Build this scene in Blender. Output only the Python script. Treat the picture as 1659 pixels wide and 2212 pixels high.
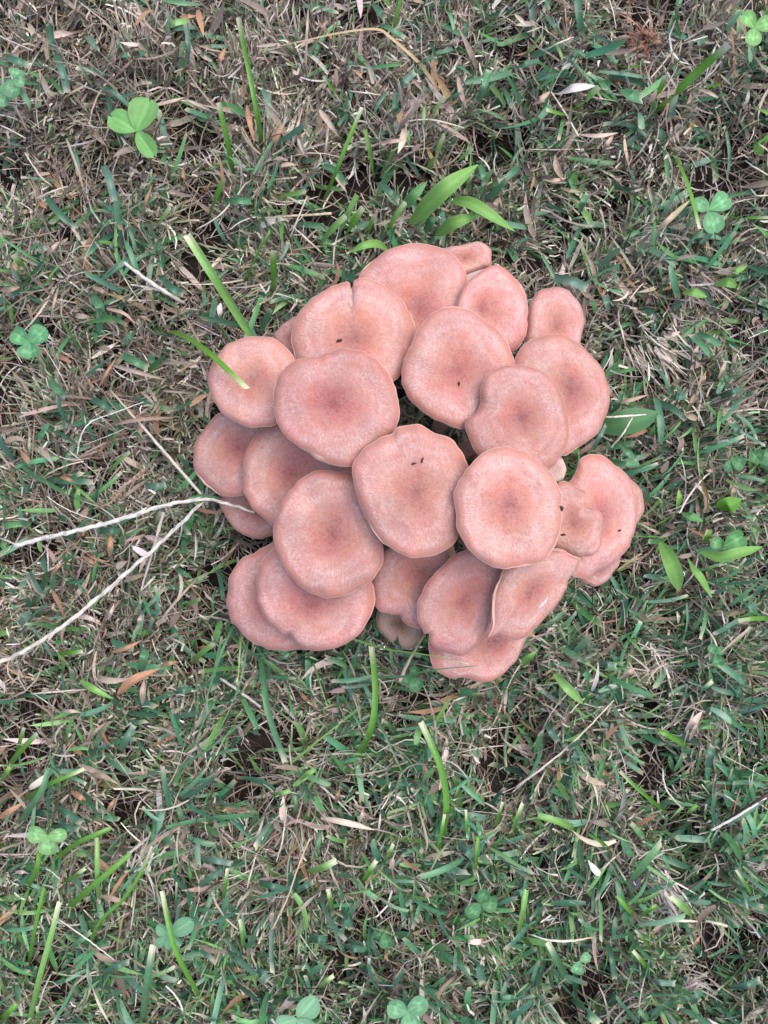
import bpy, math, random
import numpy as np

# ---------------------------------------------------------------- camera, sky, sun, exposure
for o in list(bpy.data.objects):
    bpy.data.objects.remove(o, do_unlink=True)
scene = bpy.context.scene
col = scene.collection
random.seed(7)
rng = np.random.default_rng(11)

CAM_H = 0.35                       # phone held about 35 cm above the lawn, looking straight down
TAN = 0.6187
cam_d = bpy.data.cameras.new('camera')
cam_d.sensor_fit = 'VERTICAL'; cam_d.sensor_height = 36.0; cam_d.lens = 18.0 / TAN
cam_d.clip_start = 0.01; cam_d.clip_end = 1000
cam = bpy.data.objects.new('camera', cam_d); col.objects.link(cam)
cam.location = (0, 0, CAM_H); cam.rotation_euler = (0, 0, 0)
scene.camera = cam

SUN_EL, SUN_AZ = math.radians(66), math.radians(35)     # azimuth measured from +X towards +Y
w = bpy.data.worlds.new('World'); scene.world = w; w.use_nodes = True
wn = w.node_tree; wn.nodes.clear()
sky = wn.nodes.new('ShaderNodeTexSky'); sky.sky_type = 'NISHITA'; sky.sun_disc = False
sky.sun_elevation = SUN_EL; sky.sun_rotation = math.radians(90) - SUN_AZ
sky.air_density = 1.0; sky.dust_density = 3.0; sky.ozone_density = 0.5
bg = wn.nodes.new('ShaderNodeBackground'); bg.inputs['Strength'].default_value = 0.15
wo = wn.nodes.new('ShaderNodeOutputWorld')
wn.links.new(sky.outputs[0], bg.inputs[0]); wn.links.new(bg.outputs[0], wo.inputs[0])
sun_d = bpy.data.lights.new('sun', 'SUN'); sun_d.energy = 1.5; sun_d.angle = math.radians(65)
sun_d.color = (1.0, 0.965, 0.92)
sun = bpy.data.objects.new('sun', sun_d); col.objects.link(sun)
sun.rotation_euler = (0, math.radians(90) - SUN_EL, SUN_AZ)
sun.location = (2, 1.5, 4)
scene.view_settings.view_transform = 'Standard'; scene.view_settings.look = 'None'
scene.view_settings.gamma = 1.0; scene.view_settings.exposure = 0.60
scene.view_settings.use_curve_mapping = False
scene.render.engine = 'CYCLES'

# ---------------------------------------------------------------- helpers
F = 1106.0 / TAN
def at(u, v, z=0.0):
    """a spot of the photograph (1659 x 2212 grid) as a point at real height z (metres)"""
    k = (CAM_H - z) / F
    return np.array([(u - 829.5) * k, -(v - 1106.0) * k, z])
def Q(key, pts):
    """points read from an enlarged crop -> 1659 x 2212 grid"""
    ox, oy, sc = {'a': (600, 740, 800 / 1659), 'b': (1250, 740, 800 / 1659),
                  'c': (600, 1440, 800 / 1659), 'd': (1250, 1440, 850 / 1659), 'F': (0, 0, 1)}[key]
    if key == 'F': return [tuple(p) for p in pts]
    return [((ox + x * sc) / 1.47559, (oy + y * sc) / 1.47559) for x, y in pts]

def tag(o, label=None, cat=None, group=None, kind=None):
    if label: o['label'] = label
    if cat: o['category'] = cat
    if group: o['group'] = group
    if kind: o['kind'] = kind
    return o
def empty(name, loc):
    o = bpy.data.objects.new(name, None); col.objects.link(o); o.location = loc
    o.empty_display_size = 0.005
    return o
def mesh_obj(name, verts, faces, mats, parent=None, colors=None, vec=None, smooth=True, origin=None, fmat=None):
    verts = np.asarray(verts, dtype=np.float32).reshape(-1, 3)
    if parent is not None: verts = verts - np.array(parent.location, dtype=np.float32)
    elif origin is not None: verts = verts - np.asarray(origin, dtype=np.float32)
    me = bpy.data.meshes.new(name)
    if isinstance(faces, np.ndarray):
        n, k = faces.shape
        me.vertices.add(len(verts)); me.vertices.foreach_set('co', verts.ravel())
        me.loops.add(n * k); me.loops.foreach_set('vertex_index', faces.astype(np.int32).ravel())
        me.polygons.add(n)
        me.polygons.foreach_set('loop_start', np.arange(0, n * k, k, dtype=np.int32))
        me.polygons.foreach_set('loop_total', np.full(n, k, dtype=np.int32))
        me.update(calc_edges=True)
    else:
        me.from_pydata([tuple(map(float, v)) for v in verts], [], faces); me.update()
    if smooth: me.polygons.foreach_set('use_smooth', np.ones(len(me.polygons), dtype=bool))
    if colors is not None:
        c = np.ones((len(verts), 4), dtype=np.float32); c[:, :3] = colors
        a = me.color_attributes.new('Col', 'FLOAT_COLOR', 'POINT'); a.data.foreach_set('color', c.ravel())
    if vec is not None:
        a = me.attributes.new('cap', 'FLOAT_VECTOR', 'POINT')
        a.data.foreach_set('vector', np.asarray(vec, dtype=np.float32).ravel())
    for m in (mats if isinstance(mats, (list, tuple)) else [mats]): me.materials.append(m)
    if fmat is not None: me.polygons.foreach_set('material_index', np.asarray(fmat, dtype=np.int32))
    o = bpy.data.objects.new(name, me); col.objects.link(o)
    if parent is not None: o.parent = parent
    elif origin is not None: o.location = tuple(map(float, origin))
    return o

# ---------------------------------------------------------------- materials
def new_mat(name):
    m = bpy.data.materials.new(name); m.use_nodes = True
    nt = m.node_tree; nt.nodes.clear()
    return m, nt, nt.nodes, nt.links
def N(nodes, t, **kw):
    n = nodes.new('ShaderNode' + t)
    for k, v in kw.items(): setattr(n, k, v)
    return n
def math_node(nodes, links, op, a, b=None, c=None):
    n = nodes.new('ShaderNodeMath'); n.operation = op
    for i, x in enumerate((a, b, c)):
        if x is None: continue
        if isinstance(x, (int, float)): n.inputs[i].default_value = x
        else: links.new(x, n.inputs[i])
    return n.outputs[0]
def mix_col(nodes, links, fac, a, b, mode='MIX'):
    n = nodes.new('ShaderNodeMix'); n.data_type = 'RGBA'; n.blend_type = mode
    for sock, x in ((n.inputs['Factor'], fac), (n.inputs['A'], a), (n.inputs['B'], b)):
        if isinstance(x, (int, float)): sock.default_value = x
        elif isinstance(x, tuple): sock.default_value = (*x, 1)
        else: links.new(x, sock)
    return n.outputs['Result']

def blade_material(name, rough, trans, streak=0.35, spec=0.5, grain=700.0):
    m, nt, nd, lk = new_mat(name)
    out = N(nd, 'OutputMaterial'); at_ = N(nd, 'Attribute', attribute_name='Col')
    tc = N(nd, 'TexCoord'); nz = N(nd, 'TexNoise'); nz.inputs['Scale'].default_value = grain
    nz.inputs['Detail'].default_value = 3
    lk.new(tc.outputs['Object'], nz.inputs['Vector'])
    f = math_node(nd, lk, 'MULTIPLY_ADD', nz.outputs['Fac'], streak * 2.2, 1.08 * (1 - streak))
    cc = N(nd, 'CombineColor'); 
    for i in range(3): lk.new(f, cc.inputs[i])
    c = mix_col(nd, lk, 1.0, at_.outputs['Color'], cc.outputs[0], 'MULTIPLY')
    p = N(nd, 'BsdfPrincipled'); lk.new(c, p.inputs['Base Color'])
    p.inputs['Roughness'].default_value = rough; p.inputs['Specular IOR Level'].default_value = spec
    bp = N(nd, 'Bump'); bp.inputs['Strength'].default_value = 0.25; bp.inputs['Distance'].default_value = 0.0003
    lk.new(nz.outputs['Fac'], bp.inputs['Height']); lk.new(bp.outputs[0], p.inputs['Normal'])
    if trans > 0:
        tr = N(nd, 'BsdfTranslucent'); lk.new(c, tr.inputs['Color'])
        mx = N(nd, 'MixShader'); mx.inputs[0].default_value = trans
        lk.new(p.outputs[0], mx.inputs[1]); lk.new(tr.outputs[0], mx.inputs[2]); lk.new(mx.outputs[0], out.inputs[0])
    else: lk.new(p.outputs[0], out.inputs[0])
    return m
M_green = blade_material('green_blade', 0.38, 0.22, 0.25, 0.7)
M_dry = blade_material('dry_blade', 0.75, 0.12, 0.3, 0.25)
M_straw = blade_material('straw', 0.65, 0.0, 0.28, 0.3, 900)
M_leaf = blade_material('soft_leaf', 0.5, 0.25, 0.12, 0.35, 500)
M_debris = blade_material('dark_debris', 0.7, 0.0, 0.3, 0.3)
M_fly = blade_material('fly_body', 0.3, 0.0, 0.2, 0.6, 2500)
M_wing = blade_material('fly_wing', 0.25, 0.35, 0.3, 0.6, 2500)

def cap_material(name, cols, white, dark, fib_amt=0.55):
    """radial colouring by the cap's own (cos, sin, distance from the middle) attribute"""
    m, nt, nd, lk = new_mat(name)
    out = N(nd, 'OutputMaterial'); a = N(nd, 'Attribute', attribute_name='cap')
    sep = N(nd, 'SeparateXYZ'); lk.new(a.outputs['Vector'], sep.inputs[0])
    t = sep.outputs['Z']
    tc = N(nd, 'TexCoord')
    oi = N(nd, 'ObjectInfo')
    big = N(nd, 'TexNoise'); big.inputs['Scale'].default_value = 70; big.inputs['Detail'].default_value = 2
    lk.new(tc.outputs['Object'], big.inputs['Vector'])
    # wobble the rings
    tw = math_node(nd, lk, 'ADD', t, math_node(nd, lk, 'MULTIPLY_ADD', big.outputs['Fac'], 0.24, -0.12))
    t2 = N(nd, 'Mix'); t2.data_type = 'FLOAT'
    edge = N(nd, 'MapRange'); edge.inputs['From Min'].default_value = 0.93; edge.inputs['From Max'].default_value = 0.985
    lk.new(t, edge.inputs['Value'])
    lk.new(edge.outputs[0], t2.inputs['Factor']); lk.new(tw, t2.inputs['A']); lk.new(t, t2.inputs['B'])
    ramp = N(nd, 'ValToRGB'); lk.new(t2.outputs['Result'], ramp.inputs[0])
    els = ramp.color_ramp.elements
    while len(els) > 1: els.remove(els[-1])
    els[0].position = cols[0][0]; els[0].color = (*cols[0][1], 1)
    for pos, c in cols[1:]:
        e = els.new(pos); e.color = (*c, 1)
    # radial fibrils
    def fib(k, kr, det):
        cb = N(nd, 'CombineXYZ')
        lk.new(math_node(nd, lk, 'MULTIPLY_ADD', oi.outputs['Random'], 40.0, math_node(nd, lk, 'MULTIPLY', sep.outputs['X'], k)), cb.inputs[0])
        lk.new(math_node(nd, lk, 'MULTIPLY', sep.outputs['Y'], k), cb.inputs[1])
        lk.new(math_node(nd, lk, 'MULTIPLY', t, kr), cb.inputs[2])
        nz = N(nd, 'TexNoise'); nz.inputs['Scale'].default_value = 1.0; nz.inputs['Detail'].default_value = det
        nz.inputs['Roughness'].default_value = 0.65
        lk.new(cb.outputs[0], nz.inputs['Vector'])
        return nz.outputs['Fac']
    f1 = fib(34.0, 15.0, 4); f2 = fib(1.5, 6.5, 3)
    fr = N(nd, 'MapRange'); fr.inputs['From Min'].default_value = 0.30; fr.inputs['From Max'].default_value = 0.68
    lk.new(f1, fr.inputs['Value'])
    fr2 = N(nd, 'MapRange'); fr2.inputs['From Min'].default_value = 0.34; fr2.inputs['From Max'].default_value = 0.68
    lk.new(f2, fr2.inputs['Value'])
    ring = N(nd, 'ValToRGB'); lk.new(t2.outputs['Result'], ring.inputs[0])
    re = ring.color_ramp.elements; re[0].position = 0.10; re[0].color = (0.30, 0.30, 0.30, 1); re[1].position = 0.64; re[1].color = (1, 1, 1, 1)
    e = re.new(0.32); e.color = (0.32, 0.32, 0.32, 1); e = re.new(0.84); e.color = (0.9, 0.9, 0.9, 1); e = re.new(0.95); e.color = (0.10, 0.10, 0.10, 1)
    fac = math_node(nd, lk, 'MULTIPLY', fr.outputs[0], ring.outputs[0])
    fac = math_node(nd, lk, 'MULTIPLY', fac, math_node(nd, lk, 'MULTIPLY_ADD', fr2.outputs[0], 0.85, 0.20))
    fac = math_node(nd, lk, 'MINIMUM', math_node(nd, lk, 'MULTIPLY', fac, fib_amt), 0.92)
    c = mix_col(nd, lk, fac, ramp.outputs[0], white)
    # small dark scales towards the middle
    sp = N(nd, 'TexNoise'); sp.inputs['Scale'].default_value = 1100; sp.inputs['Detail'].default_value = 2
    lk.new(tc.outputs['Object'], sp.inputs['Vector'])
    sr = N(nd, 'MapRange'); sr.inputs['From Min'].default_value = 0.5; sr.inputs['From Max'].default_value = 0.68
    lk.new(sp.outputs['Fac'], sr.inputs['Value'])
    cr = N(nd, 'MapRange'); cr.inputs['From Min'].default_value = 0.40; cr.inputs['From Max'].default_value = 0.05
    cr.inputs['To Min'].default_value = 0.16; cr.inputs['To Max'].default_value = 0.44
    lk.new(t2.outputs['Result'], cr.inputs['Value'])
    rim_ = N(nd, 'MapRange'); rim_.inputs['From Min'].default_value = 0.99; rim_.inputs['From Max'].default_value = 0.85
    lk.new(t, rim_.inputs['Value'])
    c = mix_col(nd, lk, math_node(nd, lk, 'MULTIPLY', math_node(nd, lk, 'MULTIPLY', sr.outputs[0], cr.outputs[0]), rim_.outputs[0]), c, dark)
    # blotches
    bl = N(nd, 'TexNoise'); bl.inputs['Scale'].default_value = 130; bl.inputs['Detail'].default_value = 3
    lk.new(tc.outputs['Object'], bl.inputs['Vector'])
    hs = N(nd, 'HueSaturation')
    lk.new(math_node(nd, lk, 'ADD', math_node(nd, lk, 'MULTIPLY_ADD', oi.outputs['Random'], 0.18, 0.745),
                     math_node(nd, lk, 'MULTIPLY', bl.outputs['Fac'], 0.28)), hs.inputs['Value'])
    lk.new(math_node(nd, lk, 'MULTIPLY_ADD', bl.outputs['Fac'], 0.34, 0.78), hs.inputs['Saturation'])
    lk.new(math_node(nd, lk, 'ADD', math_node(nd, lk, 'MULTIPLY_ADD', big.outputs['Fac'], 0.03, 0.476), math_node(nd, lk, 'MULTIPLY', math_node(nd, lk, 'FRACT', math_node(nd, lk, 'MULTIPLY', oi.outputs['Random'], 7.3)), 0.007)), hs.inputs['Hue'])
    lk.new(c, hs.inputs['Color'])
    p = N(nd, 'BsdfPrincipled'); lk.new(hs.outputs[0], p.inputs['Base Color'])
    p.inputs['Roughness'].default_value = 0.62; p.inputs['Specular IOR Level'].default_value = 0.3
    p.inputs['Subsurface Weight'].default_value = 0.12; p.inputs['Subsurface Radius'].default_value = (1.0, 0.45, 0.3)
    p.inputs['Subsurface Scale'].default_value = 0.002
    p.inputs['Sheen Weight'].default_value = 0.15; p.inputs['Sheen Roughness'].default_value = 0.5
    bp = N(nd, 'Bump'); bp.inputs['Strength'].default_value = 0.6; bp.inputs['Distance'].default_value = 0.0005
    lk.new(math_node(nd, lk, 'MULTIPLY', math_node(nd, lk, 'ADD', f1, sp.outputs['Fac']), rim_.outputs[0]), bp.inputs['Height'])
    lk.new(bp.outputs[0], p.inputs['Normal'])
    lk.new(p.outputs[0], out.inputs[0])
    return m
PINK = [(0.0, (0.36, 0.10, 0.080)), (0.08, (0.41, 0.132, 0.102)), (0.20, (0.475, 0.172, 0.130)), (0.34, (0.53, 0.208, 0.148)), (0.48, (0.545, 0.225, 0.165)),
        (0.62, (0.555, 0.245, 0.192)), (0.80, (0.55, 0.242, 0.190)), (0.92, (0.525, 0.220, 0.167)), (0.98, (0.50, 0.200, 0.148)), (0.992, (0.64, 0.37, 0.295)), (1.0, (0.69, 0.44, 0.36))]
TAN_C = [(0.0, (0.22, 0.10, 0.06)), (0.3, (0.36, 0.21, 0.14)), (0.6, (0.46, 0.31, 0.24)), (0.85, (0.40, 0.24, 0.16)), (0.95, (0.30, 0.15, 0.09)), (1.0, (0.62, 0.48, 0.40))]
PALE = [(0.0, (0.6, 0.38, 0.33)), (0.5, (0.66, 0.44, 0.39)), (1.0, (0.72, 0.52, 0.46))]
M_cap = cap_material('pink_cap', PINK, (0.76, 0.535, 0.495), (0.20, 0.05, 0.038), 1.0)
M_captan = cap_material('tan_cap', TAN_C, (0.66, 0.52, 0.46), (0.12, 0.06, 0.04))
M_cappale = cap_material('pale_cap', PALE, (0.8, 0.64, 0.6), (0.4, 0.2, 0.18))

def plain(name, c1, c2, scale, rough=0.7, bump=0.3, spec=0.3):
    m, nt, nd, lk = new_mat(name)
    out = N(nd, 'OutputMaterial'); tc = N(nd, 'TexCoord'); nz = N(nd, 'TexNoise')
    nz.inputs['Scale'].default_value = scale; nz.inputs['Detail'].default_value = 4
    lk.new(tc.outputs['Object'], nz.inputs['Vector'])
    r = N(nd, 'MapRange'); r.inputs['From Min'].default_value = 0.35; r.inputs['From Max'].default_value = 0.65
    lk.new(nz.outputs['Fac'], r.inputs['Value'])
    c = mix_col(nd, lk, r.outputs[0], c1, c2)
    p = N(nd, 'BsdfPrincipled'); lk.new(c, p.inputs['Base Color']); p.inputs['Roughness'].default_value = rough
    p.inputs['Specular IOR Level'].default_value = spec
    bp = N(nd, 'Bump'); bp.inputs['Strength'].default_value = bump; bp.inputs['Distance'].default_value = 0.0006
    lk.new(nz.outputs['Fac'], bp.inputs['Height']); lk.new(bp.outputs[0], p.inputs['Normal'])
    lk.new(p.outputs[0], out.inputs[0])
    return m
M_stem = plain('mushroom_stem', (0.42, 0.23, 0.18), (0.55, 0.35, 0.29), 260, 0.6)
M_lip = plain('pale_lip', (0.56, 0.33, 0.26), (0.64, 0.42, 0.34), 300, 0.6)
M_gill = plain('gills', (0.66, 0.46, 0.40), (0.74, 0.56, 0.50), 300, 0.6)
M_speck = plain('dirt', (0.03, 0.02, 0.018), (0.10, 0.06, 0.055), 1500, 0.8)
def soil_material():
    m, nt, nd, lk = new_mat('soil')
    out = N(nd, 'OutputMaterial'); tc = N(nd, 'TexCoord')
    n1 = N(nd, 'TexNoise'); n1.inputs['Scale'].default_value = 160; n1.inputs['Detail'].default_value = 6
    n2 = N(nd, 'TexNoise'); n2.inputs['Scale'].default_value = 9; n2.inputs['Detail'].default_value = 5
    for n in (n1, n2): lk.new(tc.outputs['Object'], n.inputs['Vector'])
    r1 = N(nd, 'MapRange'); r1.inputs['From Min'].default_value = 0.35; r1.inputs['From Max'].default_value = 0.7
    lk.new(n1.outputs['Fac'], r1.inputs['Value'])
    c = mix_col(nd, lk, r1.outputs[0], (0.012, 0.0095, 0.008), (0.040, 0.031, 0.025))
    # beyond the blades that are built, the sheet carries the colour of the lawn itself
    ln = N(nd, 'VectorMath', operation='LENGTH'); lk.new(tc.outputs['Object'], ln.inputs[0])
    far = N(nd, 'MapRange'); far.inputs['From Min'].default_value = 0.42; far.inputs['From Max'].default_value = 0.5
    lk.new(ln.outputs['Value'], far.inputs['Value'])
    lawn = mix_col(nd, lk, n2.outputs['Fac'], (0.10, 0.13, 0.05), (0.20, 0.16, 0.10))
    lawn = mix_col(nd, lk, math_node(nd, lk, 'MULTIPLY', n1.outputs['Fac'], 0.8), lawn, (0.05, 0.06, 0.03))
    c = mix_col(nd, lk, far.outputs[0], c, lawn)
    p = N(nd, 'BsdfPrincipled'); lk.new(c, p.inputs['Base Color']); p.inputs['Roughness'].default_value = 0.95
    p.inputs['Specular IOR Level'].default_value = 0.15
    bp = N(nd, 'Bump'); bp.inputs['Strength'].default_value = 0.8; bp.inputs['Distance'].default_value = 0.002
    lk.new(n1.outputs['Fac'], bp.inputs['Height']); lk.new(bp.outputs[0], p.inputs['Normal'])
    lk.new(p.outputs[0], out.inputs[0])
    return m
M_soil = soil_material()
def drop_material():
    m, nt, nd, lk = new_mat('water_drop')
    out = N(nd, 'OutputMaterial'); p = N(nd, 'BsdfPrincipled')
    p.inputs['Base Color'].default_value = (0.95, 0.98, 1, 1); p.inputs['Roughness'].default_value = 0.02
    p.inputs['IOR'].default_value = 1.33; p.inputs['Transmission Weight'].default_value = 1.0
    lk.new(p.outputs[0], out.inputs[0]); return m
M_drop = drop_material()

# ---------------------------------------------------------------- smooth random fields over the lawn
class Field:
    def __init__(s, seed, wl, n=14):
        r = np.random.default_rng(seed); a = r.uniform(0, 2 * np.pi, n); k = 2 * np.pi / (wl * r.uniform(0.6, 1.8, n))
        s.kx, s.ky, s.p = k * np.cos(a), k * np.sin(a), r.uniform(0, 2 * np.pi, n); s.n = n
    def __call__(s, x, y):
        x = np.asarray(x)[..., None]; y = np.asarray(y)[..., None]
        return np.sin(x * s.kx + y * s.ky + s.p).sum(-1) / math.sqrt(s.n / 2)
f_hole, f_green, f_dir, f_soil, f_tone = Field(1, 0.045), Field(2, 0.09), Field(3, 0.10), Field(4, 0.03), Field(5, 0.05)

# ---------------------------------------------------------------- ground: one sheet out to the horizon
def ground_z(x, y):
    return 0.0016 * f_soil(x, y) * np.exp(-(np.hypot(x, y) / 0.6) ** 4)
g = np.concatenate([np.linspace(0, 0.45, 76), 0.45 + np.geomspace(0.02, 300, 30)])
g = np.concatenate([-g[:0:-1], g]); n = len(g)
X, Y = np.meshgrid(g, g)
Vg = np.stack([X, Y, ground_z(X, Y)], -1).reshape(-1, 3)
i = np.arange(n * n).reshape(n, n)
Fg = np.stack([i[:-1, :-1], i[:-1, 1:], i[1:, 1:], i[1:, :-1]], -1).reshape(-1, 4)
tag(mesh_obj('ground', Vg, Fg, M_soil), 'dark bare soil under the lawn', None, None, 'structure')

# ---------------------------------------------------------------- mown lawn (nobody could count it)
def ribbons(p0, az, el, L, W, bend, curl, roll, twist, c0, c1, ctip, seg=3, shape='cut', fold=0.0, split=None, rag=0.0):
    n = len(p0); s = np.linspace(0, 1, seg + 1)[None, :]
    E = el[:, None] + bend[:, None] * s; A = az[:, None] + curl[:, None] * s
    T = np.stack([np.cos(E) * np.cos(A), np.cos(E) * np.sin(A), np.sin(E)], -1)
    d = (T[:, 1:] + T[:, :-1]) / 2 * (L[:, None, None] / seg)
    P = np.concatenate([np.zeros((n, 1, 3)), np.cumsum(d, 1)], 1) + p0[:, None, :]
    P[..., 2] = np.maximum(P[..., 2], 0.0006)
    S = np.stack([-np.sin(A), np.cos(A), np.zeros_like(A)], -1); Nn = np.cross(T, S)
    R = roll[:, None] + twist[:, None] * s
    wv = np.cos(R)[..., None] * S + np.sin(R)[..., None] * Nn
    nv = -np.sin(R)[..., None] * S + np.cos(R)[..., None] * Nn
    if shape == 'cut': prof = np.interp(s, [0, 0.25, 0.7, 1], [0.55, 1, 1, 0.82])
    elif shape == 'lance': prof = np.interp(s, [0, 0.3, 0.6, 0.85, 1], [0.5, 1, 0.85, 0.45, 0.06])
    else: prof = np.interp(s, [0, 0.5, 1], [1, 0.9, 0.5])
    hw = (W[:, None] * prof / 2)[..., None]
    a, b = P - wv * hw, P + wv * hw
    if rag > 0:
        a[:, -1] += T[:, -1] * (rng.uniform(-rag, rag, (n, 1)) * W[:, None]); b[:, -1] += T[:, -1] * (rng.uniform(-rag, rag, (n, 1)) * W[:, None])
    if split is None: split = rng.uniform(0.2, 0.9, n)
    k = 1 / (1 + np.exp(-(s - split[:, None]) * 8)); k = k[..., None]
    C = c0[:, None, :] * (1 - k) + c1[:, None, :] * k
    if ctip is not None: C[:, -1] = ctip
    m = seg + 1
    if fold > 0:
        V = np.stack([a, P - nv * hw * fold, b], 2); CC = np.repeat(C[:, :, None], 3, 2); wN = 3
    else:
        V = np.stack([a, b], 2); CC = np.repeat(C[:, :, None], 2, 2); wN = 2
    base = (np.arange(n) * m * wN)[:, None, None]
    q = (np.arange(seg) * wN)[None, :, None] + np.arange(wN - 1)[None, None, :] + base
    Fc = np.stack([q, q + 1, q + wN + 1, q + wN], -1).reshape(-1, 4)
    return V.reshape(-1, 3), Fc, CC.reshape(-1, 3)
def pal(cols, wts, n, jit=0.12):
    cols = np.array(cols); i = rng.choice(len(cols), n, p=np.array(wts) / sum(wts))
    return np.clip(cols[i] * rng.normal(1, jit, (n, 1)) * rng.normal(1, 0.04, (n, 3)), 0.004, 0.9)
CL = at(905, 1050, 0.05)[:2]                # middle of the mushroom clump
def under_caps(x, y, grow=1.0):
    return ((x - CL[0]) / (0.074 * grow)) ** 2 + ((y - CL[1]) / (0.073 * grow)) ** 2 < 1
def spread(n_in, n_out, hole=0.0):
    x = np.concatenate([rng.uniform(-0.215, 0.215, n_in), rng.uniform(-0.42, 0.42, int(n_out * 1.6))])
    y = np.concatenate([rng.uniform(-0.265, 0.265, n_in), rng.uniform(-0.46, 0.46, int(n_out * 1.6))])
    if hole > 0:
        keep = rng.uniform(0, 1, len(x)) < np.clip(1 - hole * np.clip(-f_hole(x, y) - 0.35, 0, 2), 0.08, 1)
        x, y = x[keep], y[keep]
    return x, y
def greenness(x, y):
    return np.clip(0.44 + 0.15 * x / 0.16 - 0.32 * y / 0.21 + 0.13 * f_green(x, y), 0.08, 0.95)
def U(a, b, n): return rng.uniform(a, b, n)


def heap(x, y):                                   # how high the sward stands: clumps and bare pockets
    return np.clip(0.5 + 0.42 * f_hole(x, y) + 0.25 * f_tone(x, y), 0, 1.3) * np.where(under_caps(x, y, 0.96), 0.35, 1.0)
# tangled dead fibres lying on the soil
x, y = spread(40000, 36000, 1.0); n = len(x); hp = heap(x, y)
p0 = np.stack([x, y, ground_z(x, y) + 0.001 + U(0, 1, n) ** 1.2 * (0.002 + 0.015 * hp)], -1)
c = pal([(0.40, 0.335, 0.29), (0.29, 0.235, 0.20), (0.165, 0.13, 0.11), (0.58, 0.52, 0.47), (0.085, 0.068, 0.058), (0.28, 0.18, 0.12), (0.16, 0.19, 0.11)],
        [4, 4, 3, 2.4, 2.6, 0.8, 1.2], n, 0.2)
c = c * 1.12; c2 = c * U(0.75, 1.3, n)[:, None]
V, Fc, C = ribbons(p0, U(0, 6.283, n), rng.normal(0.16, 0.3, n), U(0.007, 0.028, n), U(0.00025, 0.0009, n), rng.normal(-0.3, 0.6, n), rng.normal(0, 1.1, n),
                   U(-1, 1, n), rng.normal(0, 1.5, n), c, c2, None, 4, 'thin')
tag(mesh_obj('thatch', V, Fc, M_dry, None, C), 'tangled tan and grey dead grass fibres covering the soil', 'thatch', None, 'stuff')

# withered flat blades
x, y = spread(4800, 5400, 0.9); g_ = greenness(x, y); k = rng.uniform(0, 1, len(x)) > g_ * 0.6; x, y = x[k], y[k]; n = len(x); hp = heap(x, y)
p0 = np.stack([x, y, 0.001 + U(0.1, 1, n) * (0.004 + 0.018 * hp)], -1)
c = pal([(0.43, 0.335, 0.275), (0.57, 0.49, 0.42), (0.36, 0.21, 0.13), (0.27, 0.21, 0.17), (0.47, 0.355, 0.29), (0.66, 0.61, 0.55), (0.38, 0.26, 0.13)],
        [4, 3.0, 1.9, 4, 3, 1.2, 0.6], n, 0.15)
c2 = c * U(0.7, 1.25, n)[:, None]
V, Fc, C = ribbons(p0, U(0, 6.283, n), rng.normal(0.35, 0.4, n), U(0.006, 0.022, n), U(0.0009, 0.0030, n), rng.normal(-0.6, 0.8, n), rng.normal(0, 0.6, n),
                   rng.normal(0, 0.7, n), rng.normal(0, 1.4, n), c, c2, None, 5, 'lance', 0.35)
tag(mesh_obj('withered_blades', V, Fc, M_dry, None, C), 'short withered brown and tan grass blades strewn through the lawn', 'dead grass', None, 'stuff')

# blue-green living blades
x, y = spread(10200, 9800, 0.8); g_ = greenness(x, y); k = rng.uniform(0, 1, len(x)) < 0.10 + g_ * 0.95; x, y = x[k], y[k]; n = len(x); hp = heap(x, y)
p0 = np.stack([x, y, 0.002 + U(0.1, 1, n) * (0.004 + 0.017 * hp)], -1)
c = pal([(0.065, 0.155, 0.10), (0.05, 0.12, 0.08), (0.085, 0.20, 0.115), (0.10, 0.22, 0.085), (0.14, 0.22, 0.165), (0.15, 0.25, 0.08)],
        [5, 3, 4, 3, 2.4, 1.2], n, 0.18)
c = c * np.array([0.98, 1.26, 1.08]); c2 = c * U(0.85, 1.4, n)[:, None]
tip = pal([(0.48, 0.43, 0.31), (0.58, 0.52, 0.42), (0.16, 0.26, 0.13), (0.36, 0.25, 0.15)], [3, 2.5, 4, 1], n, 0.15)
az = np.where(U(0, 1, n) < 0.45, f_dir(x, y) * 1.3 + rng.normal(0, 0.7, n), U(0, 6.283, n))
V, Fc, C = ribbons(p0, az, rng.normal(0.40, 0.32, n), U(0.007, 0.022, n), U(0.0011, 0.0028, n), rng.normal(-0.6, 0.6, n), rng.normal(0, 0.4, n),
                   rng.normal(0, 0.5, n), rng.normal(0, 0.7, n), c, c2, tip, 5, 'cut', 0.3, rag=0.6)
tag(mesh_obj('lawn_blades', V, Fc, M_green, None, C), 'short blue-green mown grass blades of the lawn', 'grass', None, 'stuff')

# slender bright green blades
x, y = spread(4600, 4600, 0.8); g_ = greenness(x, y); k = rng.uniform(0, 1, len(x)) < g_ ** 1.5 * 1.4; x, y = x[k], y[k]; n = len(x); hp = heap(x, y)
p0 = np.stack([x, y, 0.002 + U(0.2, 1, n) * (0.004 + 0.016 * hp)], -1)
c = pal([(0.11, 0.28, 0.085), (0.17, 0.34, 0.11), (0.09, 0.25, 0.105)], [3, 2, 3], n, 0.15)
V, Fc, C = ribbons(p0, U(0, 6.283, n), rng.normal(0.55, 0.3, n), U(0.006, 0.019, n), U(0.0008, 0.0021, n), rng.normal(-0.5, 0.5, n), rng.normal(0, 0.4, n),
                   rng.normal(0, 0.5, n), rng.normal(0, 0.6, n), c, c * 1.15, None, 4, 'lance', 0.3)
tag(mesh_obj('slender_blades', V, Fc, M_green, None, C), 'slender bright green grass blades scattered through the lawn', 'grass', None, 'stuff')

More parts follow.
